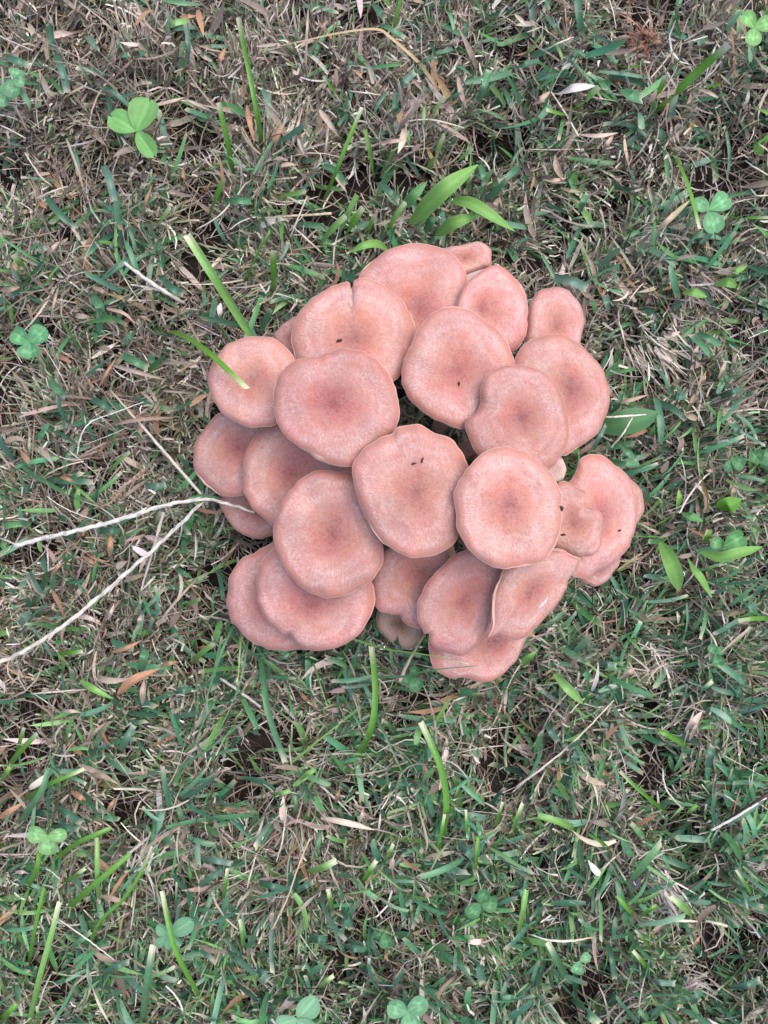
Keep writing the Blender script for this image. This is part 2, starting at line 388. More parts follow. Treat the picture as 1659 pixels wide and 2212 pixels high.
# tufts of mown stems with pale cut ends
tx, ty = spread(4600, 4400, 1.0)
nst = rng.integers(5, 12, len(tx)); ti = np.repeat(np.arange(len(tx)), nst); n = len(ti)
x = tx[ti] + rng.normal(0, 0.0017, n); y = ty[ti] + rng.normal(0, 0.0017, n); hp = heap(tx, ty)
p0 = np.stack([x, y, U(0.0, 0.006, n)], -1)
taz = f_dir(tx, ty) * 1.6 + rng.normal(0.6, 0.8, len(tx)); tel = rng.normal(0.9, 0.25, len(tx)); thh = U(0.6, 1.1, len(tx)) * (0.009 + 0.015 * hp)
gg = np.clip(greenness(tx, ty) + rng.normal(0, 0.28, len(tx)), 0, 1)[ti][:, None]
cg = pal([(0.11, 0.22, 0.09), (0.16, 0.25, 0.11), (0.075, 0.185, 0.09)], [2, 2, 1], n, 0.15)
cd = pal([(0.36, 0.305, 0.245), (0.27, 0.22, 0.175), (0.46, 0.41, 0.35)], [2, 2, 1], n, 0.15)
c = np.where(U(0, 1, n)[:, None] < gg, cg, cd)
tip = pal([(0.60, 0.57, 0.44), (0.70, 0.66, 0.56), (0.40, 0.48, 0.27), (0.48, 0.42, 0.33)], [3, 2, 2, 2], n, 0.15)
V, Fc, C = ribbons(p0, taz[ti] + rng.normal(0, 0.38, n), np.clip(tel[ti] + rng.normal(0, 0.2, n), 0.2, 1.5), thh[ti] * U(0.7, 1.1, n), U(0.00045, 0.0010, n), rng.normal(-0.15, 0.3, n), rng.normal(0, 0.3, n),
                   U(-1.5, 1.5, n), rng.normal(0, 0.6, n), c, c * 1.2, tip, 3, 'cut', 0.4, rag=0.6)
tag(mesh_obj('mown_tufts', V, Fc, M_dry, None, C), 'stubby mown grass stems with pale cut ends in tufts', 'grass stubble', None, 'stuff')

# shredded little ends splaying from the mown tufts
k = rng.integers(0, len(tx), 34000); n = len(k)
el_ = np.clip(tel[k], 0.2, 1.4); rr = thh[k] * U(0.65, 1.0, n)
p0 = np.stack([tx[k] + rr * np.cos(el_) * np.cos(taz[k]) + rng.normal(0, 0.0022, n), ty[k] + rr * np.cos(el_) * np.sin(taz[k]) + rng.normal(0, 0.0022, n), 0.002 + rr * np.sin(el_)], -1)
g_ = np.clip(greenness(tx, ty)[k] + rng.normal(0, .25, n), 0, 1)[:, None]
cd = pal([(0.54, 0.48, 0.41), (0.43, 0.37, 0.31), (0.68, 0.63, 0.57), (0.34, 0.26, 0.20)], [3, 3, 2, 2], n, 0.15)
cg = pal([(0.16, 0.31, 0.15), (0.25, 0.37, 0.20), (0.10, 0.27, 0.14)], [2, 2, 2], n, 0.15)
c = np.where(U(0, 1, n)[:, None] < g_ * .75, cg, cd)
V, Fc, C = ribbons(p0, taz[k] + rng.normal(0, 1.1, n), rng.normal(0.5, 0.45, n), U(0.0018, 0.006, n), U(0.0004, 0.0011, n), rng.normal(-0.4, 0.6, n), rng.normal(0, 0.6, n),
                   U(-1, 1, n), rng.normal(0, 1, n), c, c * 1.2, None, 2, 'thin')
tag(mesh_obj('shredded_ends', V, Fc, M_dry, None, C), 'tiny pale shredded ends of mown grass across the lawn', 'grass stubble', None, 'stuff')

# ---------------------------------------------------------------- mushrooms
def catmull(P, n, closed=True):
    P = np.asarray(P, float); m = len(P)
    if closed: idx = lambda i: P[i % m]; segs = m
    else: idx = lambda i: P[min(max(i, 0), m - 1)]; segs = m - 1
    out = []
    for i in range(segs):
        a, b, c_, d = idx(i - 1), idx(i), idx(i + 1), idx(i + 2)
        for k in range(24):
            t = k / 24
            out.append(0.5 * (2 * b + (c_ - a) * t + (2 * a - 5 * b + 4 * c_ - d) * t * t + (3 * b - a - 3 * c_ + d) * t ** 3))
    if not closed: out.append(P[-1])
    out = np.array(out)
    loop = np.vstack([out, out[:1]]) if closed else out
    L = np.concatenate([[0], np.cumsum(np.linalg.norm(np.diff(loop, axis=0), axis=1))])
    s = np.linspace(0, L[-1], n, endpoint=not closed)
    return np.stack([np.interp(s, L, loop[:, k]) for k in range(P.shape[1])], -1)
def tube(name, pts, rad, mats, parent=None, sides=8, n=14, colors=None, origin=None, knots=0, flat=1.0):
    P = catmull(pts, n, False)
    if 'straw' in name or 'stem' in name and parent is None: P[1:-1] += rng.normal(0, 0.00018 if n >= 40 else 0.00006, P[1:-1].shape)
    R = np.interp(np.linspace(0, 1, n), np.linspace(0, 1, len(rad)), rad)
    if knots: R = R * (1 + 0.35 * np.maximum(0, np.sin(np.linspace(0, knots * 2 * np.pi, n))) ** 3)
    T = np.gradient(P, axis=0); T /= np.linalg.norm(T, axis=1)[:, None]
    ref = np.array([0, 0, 1.0]) if abs(T[:, 2]).mean() < 0.7 else np.array([1.0, 0, 0])
    S = np.cross(T, ref); S /= np.linalg.norm(S, axis=1)[:, None]; B = np.cross(T, S)
    a = np.arange(sides) * 2 * np.pi / sides
    V = P[:, None] + R[:, None, None] * (np.cos(a)[None, :, None] * S[:, None] + flat * np.sin(a)[None, :, None] * B[:, None])
    i = np.arange(n * sides).reshape(n, sides); j = np.roll(i, -1, 1)
    faces = [list(map(int, f)) for f in np.stack([i[:-1], j[:-1], j[1:], i[1:]], -1).reshape(-1, 4)]
    faces += [list(map(int, i[0][::-1])), list(map(int, i[-1]))]
    cc = None
    if colors is not None:
        cs = np.array(colors, float) * (0.92 if 'straw' in name else 1.0); k = np.linspace(0, 1, len(cs)); q = np.linspace(0, 1, n)
        cc = np.stack([np.interp(q, k, cs[:, c_]) for c_ in range(3)], -1) * rng.normal(1, 0.08, (n, 1)); cc = np.repeat(cc, sides, 0) * rng.normal(1, 0.10, (n * sides, 1))
    return mesh_obj(name, V.reshape(-1, 3), faces, mats, parent, cc, origin=origin)

BASE = at(925, 1010, 0.0); MUSH = {}
def mushroom(label, outline, centre, z, lean=0.15, leandir=None, H=4.6, dep=1.3, wav=0.7, mat=None, stem=True, bumps=(), rim=(), NA=192, roundness=0.5):
    """outline and centre on the photo grid; z = height of the cap's rim plane under its centre (mm)"""
    mat = mat or M_cap; z = z / 1000.0; H *= 0.34 / 1000.0; dep *= 0.7 / 1000.0; wav /= 1000.0
    C0 = at(*centre, z)
    if leandir is None:
        dv = np.array([centre[0] - 905, -(centre[1] - 1050)], float); dv /= max(np.linalg.norm(dv), 1e-6)
    else: dv = np.array(leandir, float); dv /= np.linalg.norm(dv)
    slope = -lean * dv
    nrm = np.array([-slope[0], -slope[1], 1.0]); nrm /= np.linalg.norm(nrm)
    O2 = catmull(outline, NA)
    jf, jg = Field(int(rng.integers(1e6)), 34.0, 10), Field(int(rng.integers(1e6)), 34.0, 10)
    O2 = O2 + 0.75 * np.stack([jf(O2[:, 0], O2[:, 1]), jg(O2[:, 0], O2[:, 1])], -1)
    def hit(u, v):                              # sight line meets the tilted rim plane
        r = np.array([(u - 829.5) / F, -(v - 1106.0) / F, -1.0]); o = np.array([0, 0, CAM_H])
        k = np.dot(C0 - o, nrm) / np.dot(r, nrm); return o + k * r
    O = np.array([hit(*p) for p in O2]); NA_ = len(O)
    th = np.linspace(0, 2 * np.pi, NA_, endpoint=False); ph = rng.uniform(0, 6.28, 6)
    Rm = np.linalg.norm(O - C0, axis=1)
    wave = sum(np.sin(k * th + ph[k - 2]) / k ** 0.6 for k in (2, 3, 4, 5)) * wav * 1.25
    for (a0, wid, amp) in rim:                  # lifted or drooping stretches of the rim (position along the outline 0..1)
        dd = (np.arange(NA_) / NA_ - a0 + 0.5) % 1 - 0.5; wave = wave + amp / 1000.0 * np.exp(-(dd / wid) ** 2)
    ts = np.array([0, .03, .07, .12, .18, .25, .32, .40, .48, .56, .64, .71, .78, .84, .885, .92, .945, .965, .98, .992, 1.0])
    def h(t): return H * np.maximum(0, 1 - t ** 11.0) ** (roundness + .3) + 0.0010 * (1 - t * t) - dep * np.exp(-(t / 0.34) ** 2) + dep * 0.35 * np.exp(-(t / 0.07) ** 2)
    bl = [(at(bx, by, z)[:2], br * (CAM_H - z) / F, ba / 1000.0) for bx, by, br, ba in bumps]
    def ring(t, hh):
        P = C0 + t * (O - C0) + nrm * (hh + wave * t * t)[:, None]
        for bc, br, ba in bl:
            dd = np.linalg.norm(P[:, :2] - bc, axis=1); P[:, 2] += ba * np.exp(-(dd / br) ** 2) * min(1.0, (1 - t) * 8 + 0.15)
        return P
    lump = Field(int(rng.integers(1e6)), 0.022, 12); fine = Field(int(rng.integers(1e6)), 0.008, 12)
    rows, vec = [], []
    for t in ts:
        Pr = C0 + t * (O - C0)
        rows.append(ring(t, np.full(NA_, h(t)) + (0.00045 * lump(Pr[:, 0], Pr[:, 1]) + 0.00012 * fine(Pr[:, 0], Pr[:, 1])) * (0.3 + 0.7 * t))); vec.append(np.stack([np.cos(th), np.sin(th), np.full(NA_, t)], -1))
    for t, d in ((.996, -.0004), (.985, -.0007), (.96, -.0007), (.93, -.0004)):
        rows.append(ring(t, np.full(NA_, d))); vec.append(np.stack([np.cos(th), np.sin(th), np.ones(NA_)], -1))
    V = np.array(rows); nr = len(rows); i = np.arange(nr * NA_).reshape(nr, NA_); j = np.roll(i, -1, 1)
    Fc = np.stack([i[:-1], i[1:], j[1:], j[:-1]], -1).reshape(-1, 4)
    if np.cross(O[1] - O[0], O[len(O) // 4] - O[0])[2] > 0: pass
    area = 0.5 * np.sum(O[:, 0] * np.roll(O[:, 1], -1) - np.roll(O[:, 0], -1) * O[:, 1])
    if area < 0: Fc = Fc[:, ::-1]
    bt = rng.uniform(0, 6.28); br_ = rng.uniform(0.002, 0.013)
    B = BASE + np.array([math.cos(bt) * br_, math.sin(bt) * br_, -0.004])
    B[:2] += 0.35 * (C0[:2] - BASE[:2]) * (1 if np.linalg.norm(C0[:2] - BASE[:2]) > 0.03 else 0.6)
    root = empty('mushroom', tuple(map(float, (B[0], B[1], 0)))); tag(root, label, 'mushroom', 'mushrooms of the pink clump')
    MUSH[label] = root
    cap = mesh_obj('cap', V.reshape(-1, 3), Fc, mat, root, vec=np.array(vec).reshape(-1, 3))
    # gills under the cap
    grow, zz = [], np.where(np.arange(NA_) % 2 == 0, 1.0, -1.0)
    for t in (.94, .8, .6, .4, .22, .1):
        hu = h(t) - 0.0022 - 0.0016 * (1 - t)
        grow.append(ring(t, np.full(NA_, min(hu, 0.0004 + hu)) + zz * 0.0006 * (1 - abs(t - .55))))
    Vg_ = np.array(grow); ng = len(grow); i = np.arange(ng * NA_).reshape(ng, NA_); j = np.roll(i, -1, 1)
    gf = np.stack([i[:-1], i[1:], j[1:], j[:-1]], -1).reshape(-1, 4)
    go = mesh_obj('gills', Vg_.reshape(-1, 3), gf, M_gill, None, smooth=False, origin=root.location)
    go.parent = cap; go.location = (0, 0, 0)
    if stem:
        top = C0 + nrm * (h(0) - 0.0028)
        dn = top - nrm * 0.012
        mid = B * 0.45 + dn * 0.55 + np.array([0, 0, -0.004])
        tube('stem', [B, B * 0.8 + mid * 0.2 + np.array([0, 0, 0.004]), mid, dn, top], [0.0036, 0.0032, 0.0028, 0.003, 0.0042], M_stem, root, 12, 18)
    return root, C0, nrm

def fF(p): return Q('F', p)
mushroom('broad mushroom with a white-frosted ring around its cap, beside the speckled notched one',
    Q('a', [(1060,767),(1150,790),(1230,840),(1300,900),(1350,970),(1378,1060),(1397,1150),(1390,1240),(1365,1320),(1280,1400),(1190,1480),(1095,1550),(1000,1547),(900,1525),(780,1450),(700,1400),(620,1320),(580,1250),(555,1150),(553,1080),(580,980),(620,920),(700,855),(780,830),(870,815),(930,790),(990,770)]),
    Q('a', [(960,1130)])[0], 78, 0.06, H=4.2, dep=1.8, wav=0.6)
mushroom('large mushroom with a pinched slit folded into its rim',
    Q('a', [(1105,322),(1160,313),(1240,330),(1330,375),(1410,440),(1465,520),(1495,600),(1497,660),(1480,760),(1440,870),(1400,950),(1365,985),(1250,1030),(1080,1030),(900,1000),(770,930),(712,855),(690,790),(680,700),(688,625),(720,560),(760,500),(830,430),(900,380),(980,335),(1040,322),(1072,332),(1072,352),(1076,368),(1081,372),(1086,366),(1090,350),(1091,332)]),
    Q('a', [(1110,710)])[0], 62, 0.14, H=4.4, dep=1.0, NA=240, bumps=[(x_, y_, 7, -0.9) for x_, y_ in Q('a', [(1080,385),(1079,410),(1078,440),(1076,475)])])
mushroom('mushroom with a scalloped edge beside the broad-leaved green seedling',
    Q('F', [(775,603),(790,573),(828,546),(868,532),(905,527),(940,531),(975,548),(1000,577),(1011,607),(1022,638),(1028,668),(1020,700),(990,740),(950,765),(900,770),(850,755),(810,720),(785,665)]),
    (908, 672), 51, 0.2, H=4.6)
mushroom('round mushroom crossed by a cut green grass blade',
    Q('a', [(470,685),(560,700),(640,750),(690,820),(715,880),(728,970),(712,1080),(660,1200),(570,1272),(500,1290),(400,1285),(320,1260),(230,1200),(180,1130),(140,1050),(127,960),(140,900),(190,820),(250,750),(320,705),(400,685)]),
    Q('a', [(445,985)])[0], 63, 0.13, H=5.0, dep=1.5, wav=0.35)
mushroom('mushroom with one pale grey fleck near the middle of its cap',
    Q('b', [(430,493),(520,515),(620,570),(700,640),(745,700),(780,770),(806,840),(810,930),(770,1050),(690,1160),(590,1250),(475,1305),(400,1290),(300,1250),(200,1190),(130,1120),(80,1040),(58,950),(70,870),(100,780),(150,690),(190,620),(250,550),(340,505)]),
    Q('b', [(440,910)])[0], 70, 0.05, H=4.4, dep=1.6)
mushroom('half-hidden mushroom with whitish fibres tucked beside a curled cap edge',
    Q('b', [(690,215),(750,245),(830,310),(870,360),(895,430),(903,490),(895,560),(890,640),(880,695),(850,740),(805,785),(700,800),(600,770),(500,690),(420,570),(430,440),(485,345),(560,285),(620,245)]),
    Q('b', [(590,510)])[0], 54, 0.14, H=4.2)
mushroom('small curled mushroom cap with its white underside showing',
    Q('b', [(330,110),(450,88),(520,65),(570,57),(615,75),(645,130),(657,180),(645,232),(590,250),(520,278),(458,300),(380,290),(320,220)]),
    Q('b', [(480,190)])[0], 41, 0.25, leandir=(0.2, 1), H=4.0, dep=0.2, wav=0.4)
mushroom('small round mushroom standing out beside bleached dry grass',
    Q('b', [(1060,367),(1130,375),(1200,415),(1245,470),(1270,540),(1276,590),(1258,660),(1245,720),(1210,800),(1110,850),(980,840),(900,780),(885,710),(889,640),(890,560),(905,480),(940,420),(990,380)]),
    Q('b', [(1080,640)])[0], 49, 0.22, H=5.4, dep=0.9, wav=0.3)
mushroom('mushroom with a soft pale ring overlapping the small round one',
    Q('b', [(1050,677),(1130,685),(1220,720),(1290,770),(1350,840),(1400,920),(1425,1000),(1436,1080),(1427,1180),(1402,1260),(1368,1322),(1290,1380),(1190,1450),(1125,1480),(1000,1420),(900,1260),(830,1060),(800,900),(820,805),(860,750),(930,705),(990,685)]),
    Q('b', [(1175,1040)])[0], 61, 0.16, H=4.8, dep=1.2)
mushroom('mushroom with a rounded bite-like notch in its rim',
    Q('b', [(830,875),(920,890),(1000,930),(1060,980),(1110,1050),(1140,1110),(1158,1180),(1172,1290),(1165,1380),(1130,1460),(1100,1510),(1065,1550),(980,1590),(850,1600),(720,1570),(600,1510),(540,1430),(500,1340),(482,1280),(488,1240),(520,1215),(562,1185),(580,1130),(585,1050),(600,980),(650,920),(730,885)]),
    Q('b', [(850,1225)])[0], 76, 0.06, H=4.4, dep=1.3, wav=0.5)
mushroom('mushroom in the middle of the clump with two dark specks side by side',
    Q('F', [(863,919),(905,917),(940,935),(972,944),(990,966),(1010,1000),(1016,1040),(1002,1080),(992,1120),(988,1160),(970,1185),(930,1202),(890,1204),(850,1187),(815,1160),(785,1110),(770,1070),(762,1030),(765,1000),(785,970),(820,945),(847,936),(853,926)]),
    (900, 1062), 83, 0.03, H=4.2, dep=0.9, wav=0.7, bumps=[(1005, 1010, 28, -2.0)])
mushroom('blunt-cornered mushroom lying over five of its neighbours',
    Q('F', [(1075,965),(1110,967),(1150,985),(1185,1015),(1205,1050),(1212,1090),(1213,1130),(1205,1165),(1190,1195),(1165,1215),(1120,1225),(1080,1229),(1045,1215),(1010,1185),(990,1150),(985,1110),(980,1070),(990,1040),(1010,1010),(1040,980)]),
    (1100, 1088), 88, 0.05, H=4.3, dep=0.9, wav=0.5)
mushroom('dusky mushroom low beside the grass, under the blade-crossed one',
    Q('F', [(470,892),(448,915),(428,945),(421,985),(425,1022),(445,1050),(475,1070),(502,1074),(530,1068),(580,1050),(610,1000),(600,940),(560,900),(510,886)]),
    (520, 968), 43, 0.22, H=5.0)
mushroom('dark-eyed mushroom between the dusky one and the frosted one',
    Q('F', [(580,916),(547,943),(530,985),(526,1040),(535,1076),(560,1110),(597,1139),(650,1130),(720,1080),(764,1034),(760,1005),(735,960),(690,915),(630,902)]),
    (630, 1022), 54, 0.16, H=4.6)
mushroom('smooth round mushroom overlapping the dark-eyed one and the stepped pair',
    Q('F', [(700,1015),(735,1018),(768,1026),(800,1075),(820,1130),(828,1180),(828,1212),(810,1246),(780,1271),(740,1288),(700,1291),(660,1276),(625,1242),(605,1210),(592,1170),(592,1130),(610,1085),(640,1045),(670,1022)]),
    (722, 1150), 70, 0.10, H=4.8, dep=1.0, wav=0.5, bumps=[(690, 1285, 14, -1.2)])
mushroom('sliver of a mushroom crossed by a white straw',
    Q('F', [(476,1080),(485,1110),(505,1140),(535,1160),(565,1163),(595,1152),(620,1110),(600,1065),(550,1045),(495,1055)]),
    (560, 1095), 34, 0.2, H=4.0)
mushroom('lower mushroom of the stepped pair, red-brown along its rim',
    Q('F', [(590,1172),(555,1190),(520,1210),(497,1250),(489,1300),(500,1342),(530,1376),(560,1396),(600,1406),(640,1406),(690,1396),(735,1365),(750,1300),(710,1210),(650,1172)]),
    (605, 1290), 45, 0.2, H=5.0)
mushroom('upper mushroom of the stepped pair with a rounded lobe',
    Q('c', [(580,625),(480,730),(447,850),(455,950),(490,1060),(550,1150),(618,1205),(662,1208),(700,1262),(770,1308),(850,1312),(950,1300),(1050,1262),(1130,1200),(1200,1100),(1230,1010),(1230,930),(1190,830),(1080,720),(900,630),(720,590)]),
    Q('c', [(810,1010)])[0], 57, 0.16, H=4.6, wav=0.5, bumps=[(648, 1385, 22, 1.2)])
mushroom('funnel-like wrinkled mushroom squeezed above the tiny tan split cap',
    Q('c', [(1212,870),(1230,1000),(1268,1050),(1345,1078),(1398,1078),(1425,1128),(1475,1154),(1540,1158),(1640,1100),(1740,950),(1760,800),(1720,660),(1600,600),(1400,600),(1270,690)]),
    Q('c', [(1535,790)])[0], 58, 0.12, H=3.2, dep=2.6, wav=1.0, bumps=[(890, 1290, 10, -1.6)])
mushroom('oval mushroom with a torn notch in its rim',
    Q('d', [(445,618),(375,660),(300,720),(230,800),(180,880),(153,960),(158,1040),(180,1100),(205,1130),(227,1128),(236,1180),(295,1232),(380,1263),(450,1260),(510,1230),(560,1160),(592,1100),(612,1020),(630,920),(672,800),(705,735),(660,650),(550,605)]),
    Q('d', [(440,920)])[0], 65, 0.16, H=3.6, dep=0.8, wav=0.5, bumps=[(893, 1346, 12, 1.0)])
mushroom('curled mushroom with a pale raised edge against the oval torn one',
    Q('d', [(990,602),(1050,610),(1110,635),(1166,666),(1150,720),(1110,785),(1080,850),(1050,910),(1000,990),(940,1050),(890,1092),(820,1150),(740,1168),(660,1135),(597,1155),(616,1080),(622,980),(632,880),(680,760),(720,690),(840,630)]),
    Q('d', [(850,870)])[0], 73, 0.28, leandir=(0.75, -0.65), H=3.2, dep=1.4, wav=0.3)
mushroom('mushroom lowest under the curled one, two thin green blades over it',
    Q('d', [(228,1150),(234,1260),(250,1330),(300,1380),(370,1415),(450,1410),(540,1431),(620,1420),(700,1370),(760,1310),(800,1240),(825,1180),(885,1100),(800,1030),(620,990),(420,1030),(290,1090)]),
    Q('d', [(650,1180)])[0], 51, 0.15, H=4.4, dep=2.4)
mushroom('lopsided mushroom with a single dark speck near its outer rim',
    Q('d', [(1250,14),(1310,20),(1370,60),(1440,120),(1480,190),(1510,280),(1522,380),(1515,470),(1490,560),(1440,640),(1380,700),(1290,752),(1220,787),(1150,782),(1100,762),(1050,690),(1020,560),(1030,400),(1060,270),(1100,190),(1140,130),(1160,60),(1200,25)]),
    Q('d', [(1290,420)])[0], 55, 0.18, H=4.4, dep=1.4)
mushroom('ear-shaped mushroom lying on the lopsided one, peppered with dirt',
    Q('d', [(1055,184),(1130,205),(1185,232),(1207,255),(1191,295),(1208,340),(1262,356),(1300,385),(1320,470),(1310,560),(1260,630),(1165,662),(1090,630),(1010,590),(970,480),(970,330),(1010,230)]),
    Q('d', [(1120,440)])[0], 66, 0.16, H=3.0, dep=0.6, wav=0.6)
mushroom('narrow sliver of cap behind the lopsided mushroom',
    Q('d', [(1440,150),(1500,180),(1542,240),(1562,330),(1552,405),(1520,450),(1450,480),(1380,400),(1370,240)]),
    Q('d', [(1450,320)])[0], 46, 0.18, H=3.4, wav=0.3)
mushroom('smooth-lipped sliver of cap under the lopsided mushroom',
    Q('d', [(1160,795),(1220,826),(1290,829),(1340,795),(1380,742),(1418,688),(1420,600),(1320,560),(1200,620),(1140,720)]),
    Q('d', [(1290,690)])[0], 45, 0.18, H=3.4, wav=0.3)
mushroom('small pale mushroom button peeping out between three larger caps',
    Q('d', [(1040,35),(1068,75),(1072,130),(1055,180),(1000,195),(950,150),(960,70),(1000,35)]),
    Q('d', [(1015,110)])[0], 60, 0.1, H=3.0, dep=0.1, wav=0.2, mat=M_cappale)
mushroom('edge of a mushroom behind the one with the pinched slit',
    Q('a', [(565,692),(600,640),(660,590),(720,560),(800,600),(820,720),(770,830),(705,860),(640,790)]),
    Q('a', [(700,720)])[0], 47, 0.2, H=3.4, wav=0.3)
mushroom('tiny tan split mushroom near the dry straw and green blades',
    Q('c', [(1250,1055),(1255,1140),(1288,1210),(1335,1258),(1368,1247),(1378,1218),(1392,1262),(1420,1295),(1470,1306),(1520,1280),(1560,1200),(1550,1100),(1450,1020),(1330,1000)]),
    Q('c', [(1400,1130)])[0], 36, 0.2, H=4.0, dep=1.2, mat=M_captan)
# ---- END1
# ---------------------------------------------------------------- single blades, straws, leaves and small things
def G(z, pts):
    """points read from a 3x crop of the photograph -> 1659 x 2212 grid"""
    ox, oy = {'1': (0, 0), '2': (553, 0), '3': (1106, 0), '4': (0, 553), '5': (1106, 553), '6': (0, 1106),
              '7': (553, 1287.6), '8': (1106, 1106), '9': (0, 1659), '10': (553, 1659), '11': (1106, 1659), 'F': (0, 0)}[z]
    k = 1 if z == 'F' else 3.0
    return [(ox + x / k, oy + y / k) for x, y in pts]
def heights(z, n):
    return np.interp(np.linspace(0, 1, n), np.linspace(0, 1, len(z)), z) / 1000.0
BRIGHT, LIGHT, BLUE, DEEP, YELL = (0.115, 0.30, 0.035), (0.20, 0.40, 0.10), (0.09, 0.22, 0.10), (0.07, 0.18, 0.035), (0.30, 0.34, 0.07)
PALECUT = (0.62, 0.60, 0.42); TANC = (0.48, 0.36, 0.22); WHITE = (0.66, 0.61, 0.55); BROWN = (0.36, 0.20, 0.12)
def blade(name, label, cat, pts, z, wid, c, tip=None, base=None, group=None, shape='cut', mat=None, fold=0.35, twist=0.25, roll=None, parent=None, n=16):
    """ribbon through photo-grid points (base first), z in mm along it, wid in photo-grid units"""
    hz = heights(z, len(pts)); hz = hz + 0.0075 * (hz < 0.035) * (hz > 0.008)
    P = np.array([at(u, v, h_) for (u, v), h_ in zip(pts, hz)])
    P = catmull(P, n, False)
    T = np.gradient(P, axis=0); T /= np.linalg.norm(T, axis=1)[:, None]
    S = np.cross(np.array([0, 0, 1.0]), T); S /= np.maximum(np.linalg.norm(S, axis=1)[:, None], 1e-6); Nn = np.cross(T, S)
    s = np.linspace(0, 1, n); r0 = rng.normal(0, 0.3) if roll is None else roll
    R = (r0 + twist * rng.normal(0, 1) * s)[:, None]
    wv = np.cos(R) * S + np.sin(R) * Nn; nv = -np.sin(R) * S + np.cos(R) * Nn
    prof = {'cut': np.interp(s, [0, .15, .8, 1], [.7, 1, 1, .92]), 'lance': np.interp(s, [0, .12, .3, .5, .7, .85, .95, 1], [.25, .62, .95, 1, .82, .5, .2, .02]),
            'taper': np.interp(s, [0, .3, 1], [1, .9, .25])}[shape]
    hw = (wid * (CAM_H - P[:, 2]) / F / 2 * prof)[:, None]
    a, b = P - wv * hw, P + wv * hw; m = P - nv * hw * fold
    q1, q2 = (a + m) / 2 - nv * hw * fold * 0.18, (b + m) / 2 - nv * hw * fold * 0.18
    if shape == 'cut':
        for arr, k in ((a, rng.uniform(-.3, .5)), (b, rng.uniform(-.3, .5)), (q1, rng.uniform(-.2, .4)), (q2, rng.uniform(-.2, .4))):
            arr[-1] += T[-1] * k * hw[-1]
    V = np.stack([a, q1, m, q2, b], 1)
    cc = np.array(c)[None, :] * np.interp(s, [0, .5, 1], [0.85, 1, 1.05])[:, None]
    if base is not None: k = np.clip(1 - s / 0.3, 0, 1)[:, None]; cc = cc * (1 - k) + np.array(base) * k
    if tip is not None: cc[-1] = tip; cc[-2] = (np.array(tip) * .35 + cc[-2] * .65)
    cc = np.repeat(cc[:, None], 5, 1); cc[:, 2] *= 1.15; cc[:, 1] *= 0.94; cc[:, 4] *= 1.05
    i = np.arange(n * 5).reshape(n, 5)
    Fc = np.stack([i[:-1, :-1], i[:-1, 1:], i[1:, 1:], i[1:, :-1]], -1).reshape(-1, 4)
    if parent is not None: return mesh_obj(name, V.reshape(-1, 3), Fc, mat or M_green, parent, cc.reshape(-1, 3))
    o = mesh_obj(name, V.reshape(-1, 3), Fc, mat or M_green, None, cc.reshape(-1, 3), origin=P[0])
    return tag(o, label, cat, group)
def straw(name, label, pts, z, wid, cols, group=None, knots=0, flat=0.6, n=22, cat='straw', mat=None):
    hz = heights(z, len(pts)); hz = hz + 0.0045 * (hz < 0.035) * (hz > 0.008); P = [at(u, v, h_) for (u, v), h_ in zip(pts, hz)]
    r = [x_ * 0.78 * 0.000195 / 2 for x_ in (wid if isinstance(wid, (list, tuple)) else [wid, wid])]
    o = tube(name, P, r, mat or M_straw, None, 7, n, cols, origin=P[0], knots=knots, flat=flat)
    if knots >= 10:                                   # frayed leaf sheaths along the long stalks
        Pd = catmull(np.array([[p[0], p[1], h_ * 1000] for p, h_ in zip(pts, hz)]), 80, False)
        for k_ in range(4, 74, 6):
            q0, q1 = Pd[k_], Pd[min(k_ + int(rng.integers(3, 6)), 79)]; off = rng.normal(0, 5, 2)
            blade('sheath', None, None, [(q0[0], q0[1]), ((q0[0] + q1[0]) / 2 + off[0] * .3, (q0[1] + q1[1]) / 2 + off[1] * .3), (q1[0] + off[0], q1[1] + off[1])], [q0[2] + .8 - 7.5 * (8 < q0[2] + .8 < 35), q0[2] + 1.2 - 7.5 * (8 < q0[2] + 1.2 < 35), q1[2] + .4 - 7.5 * (8 < q1[2] + .4 < 35)], 5, np.array(cols[1]) * rng.uniform(.6, .95), None, None, None, 'lance', M_dry, .3, .5, None, o, 7)
    return tag(o, label, cat, group)
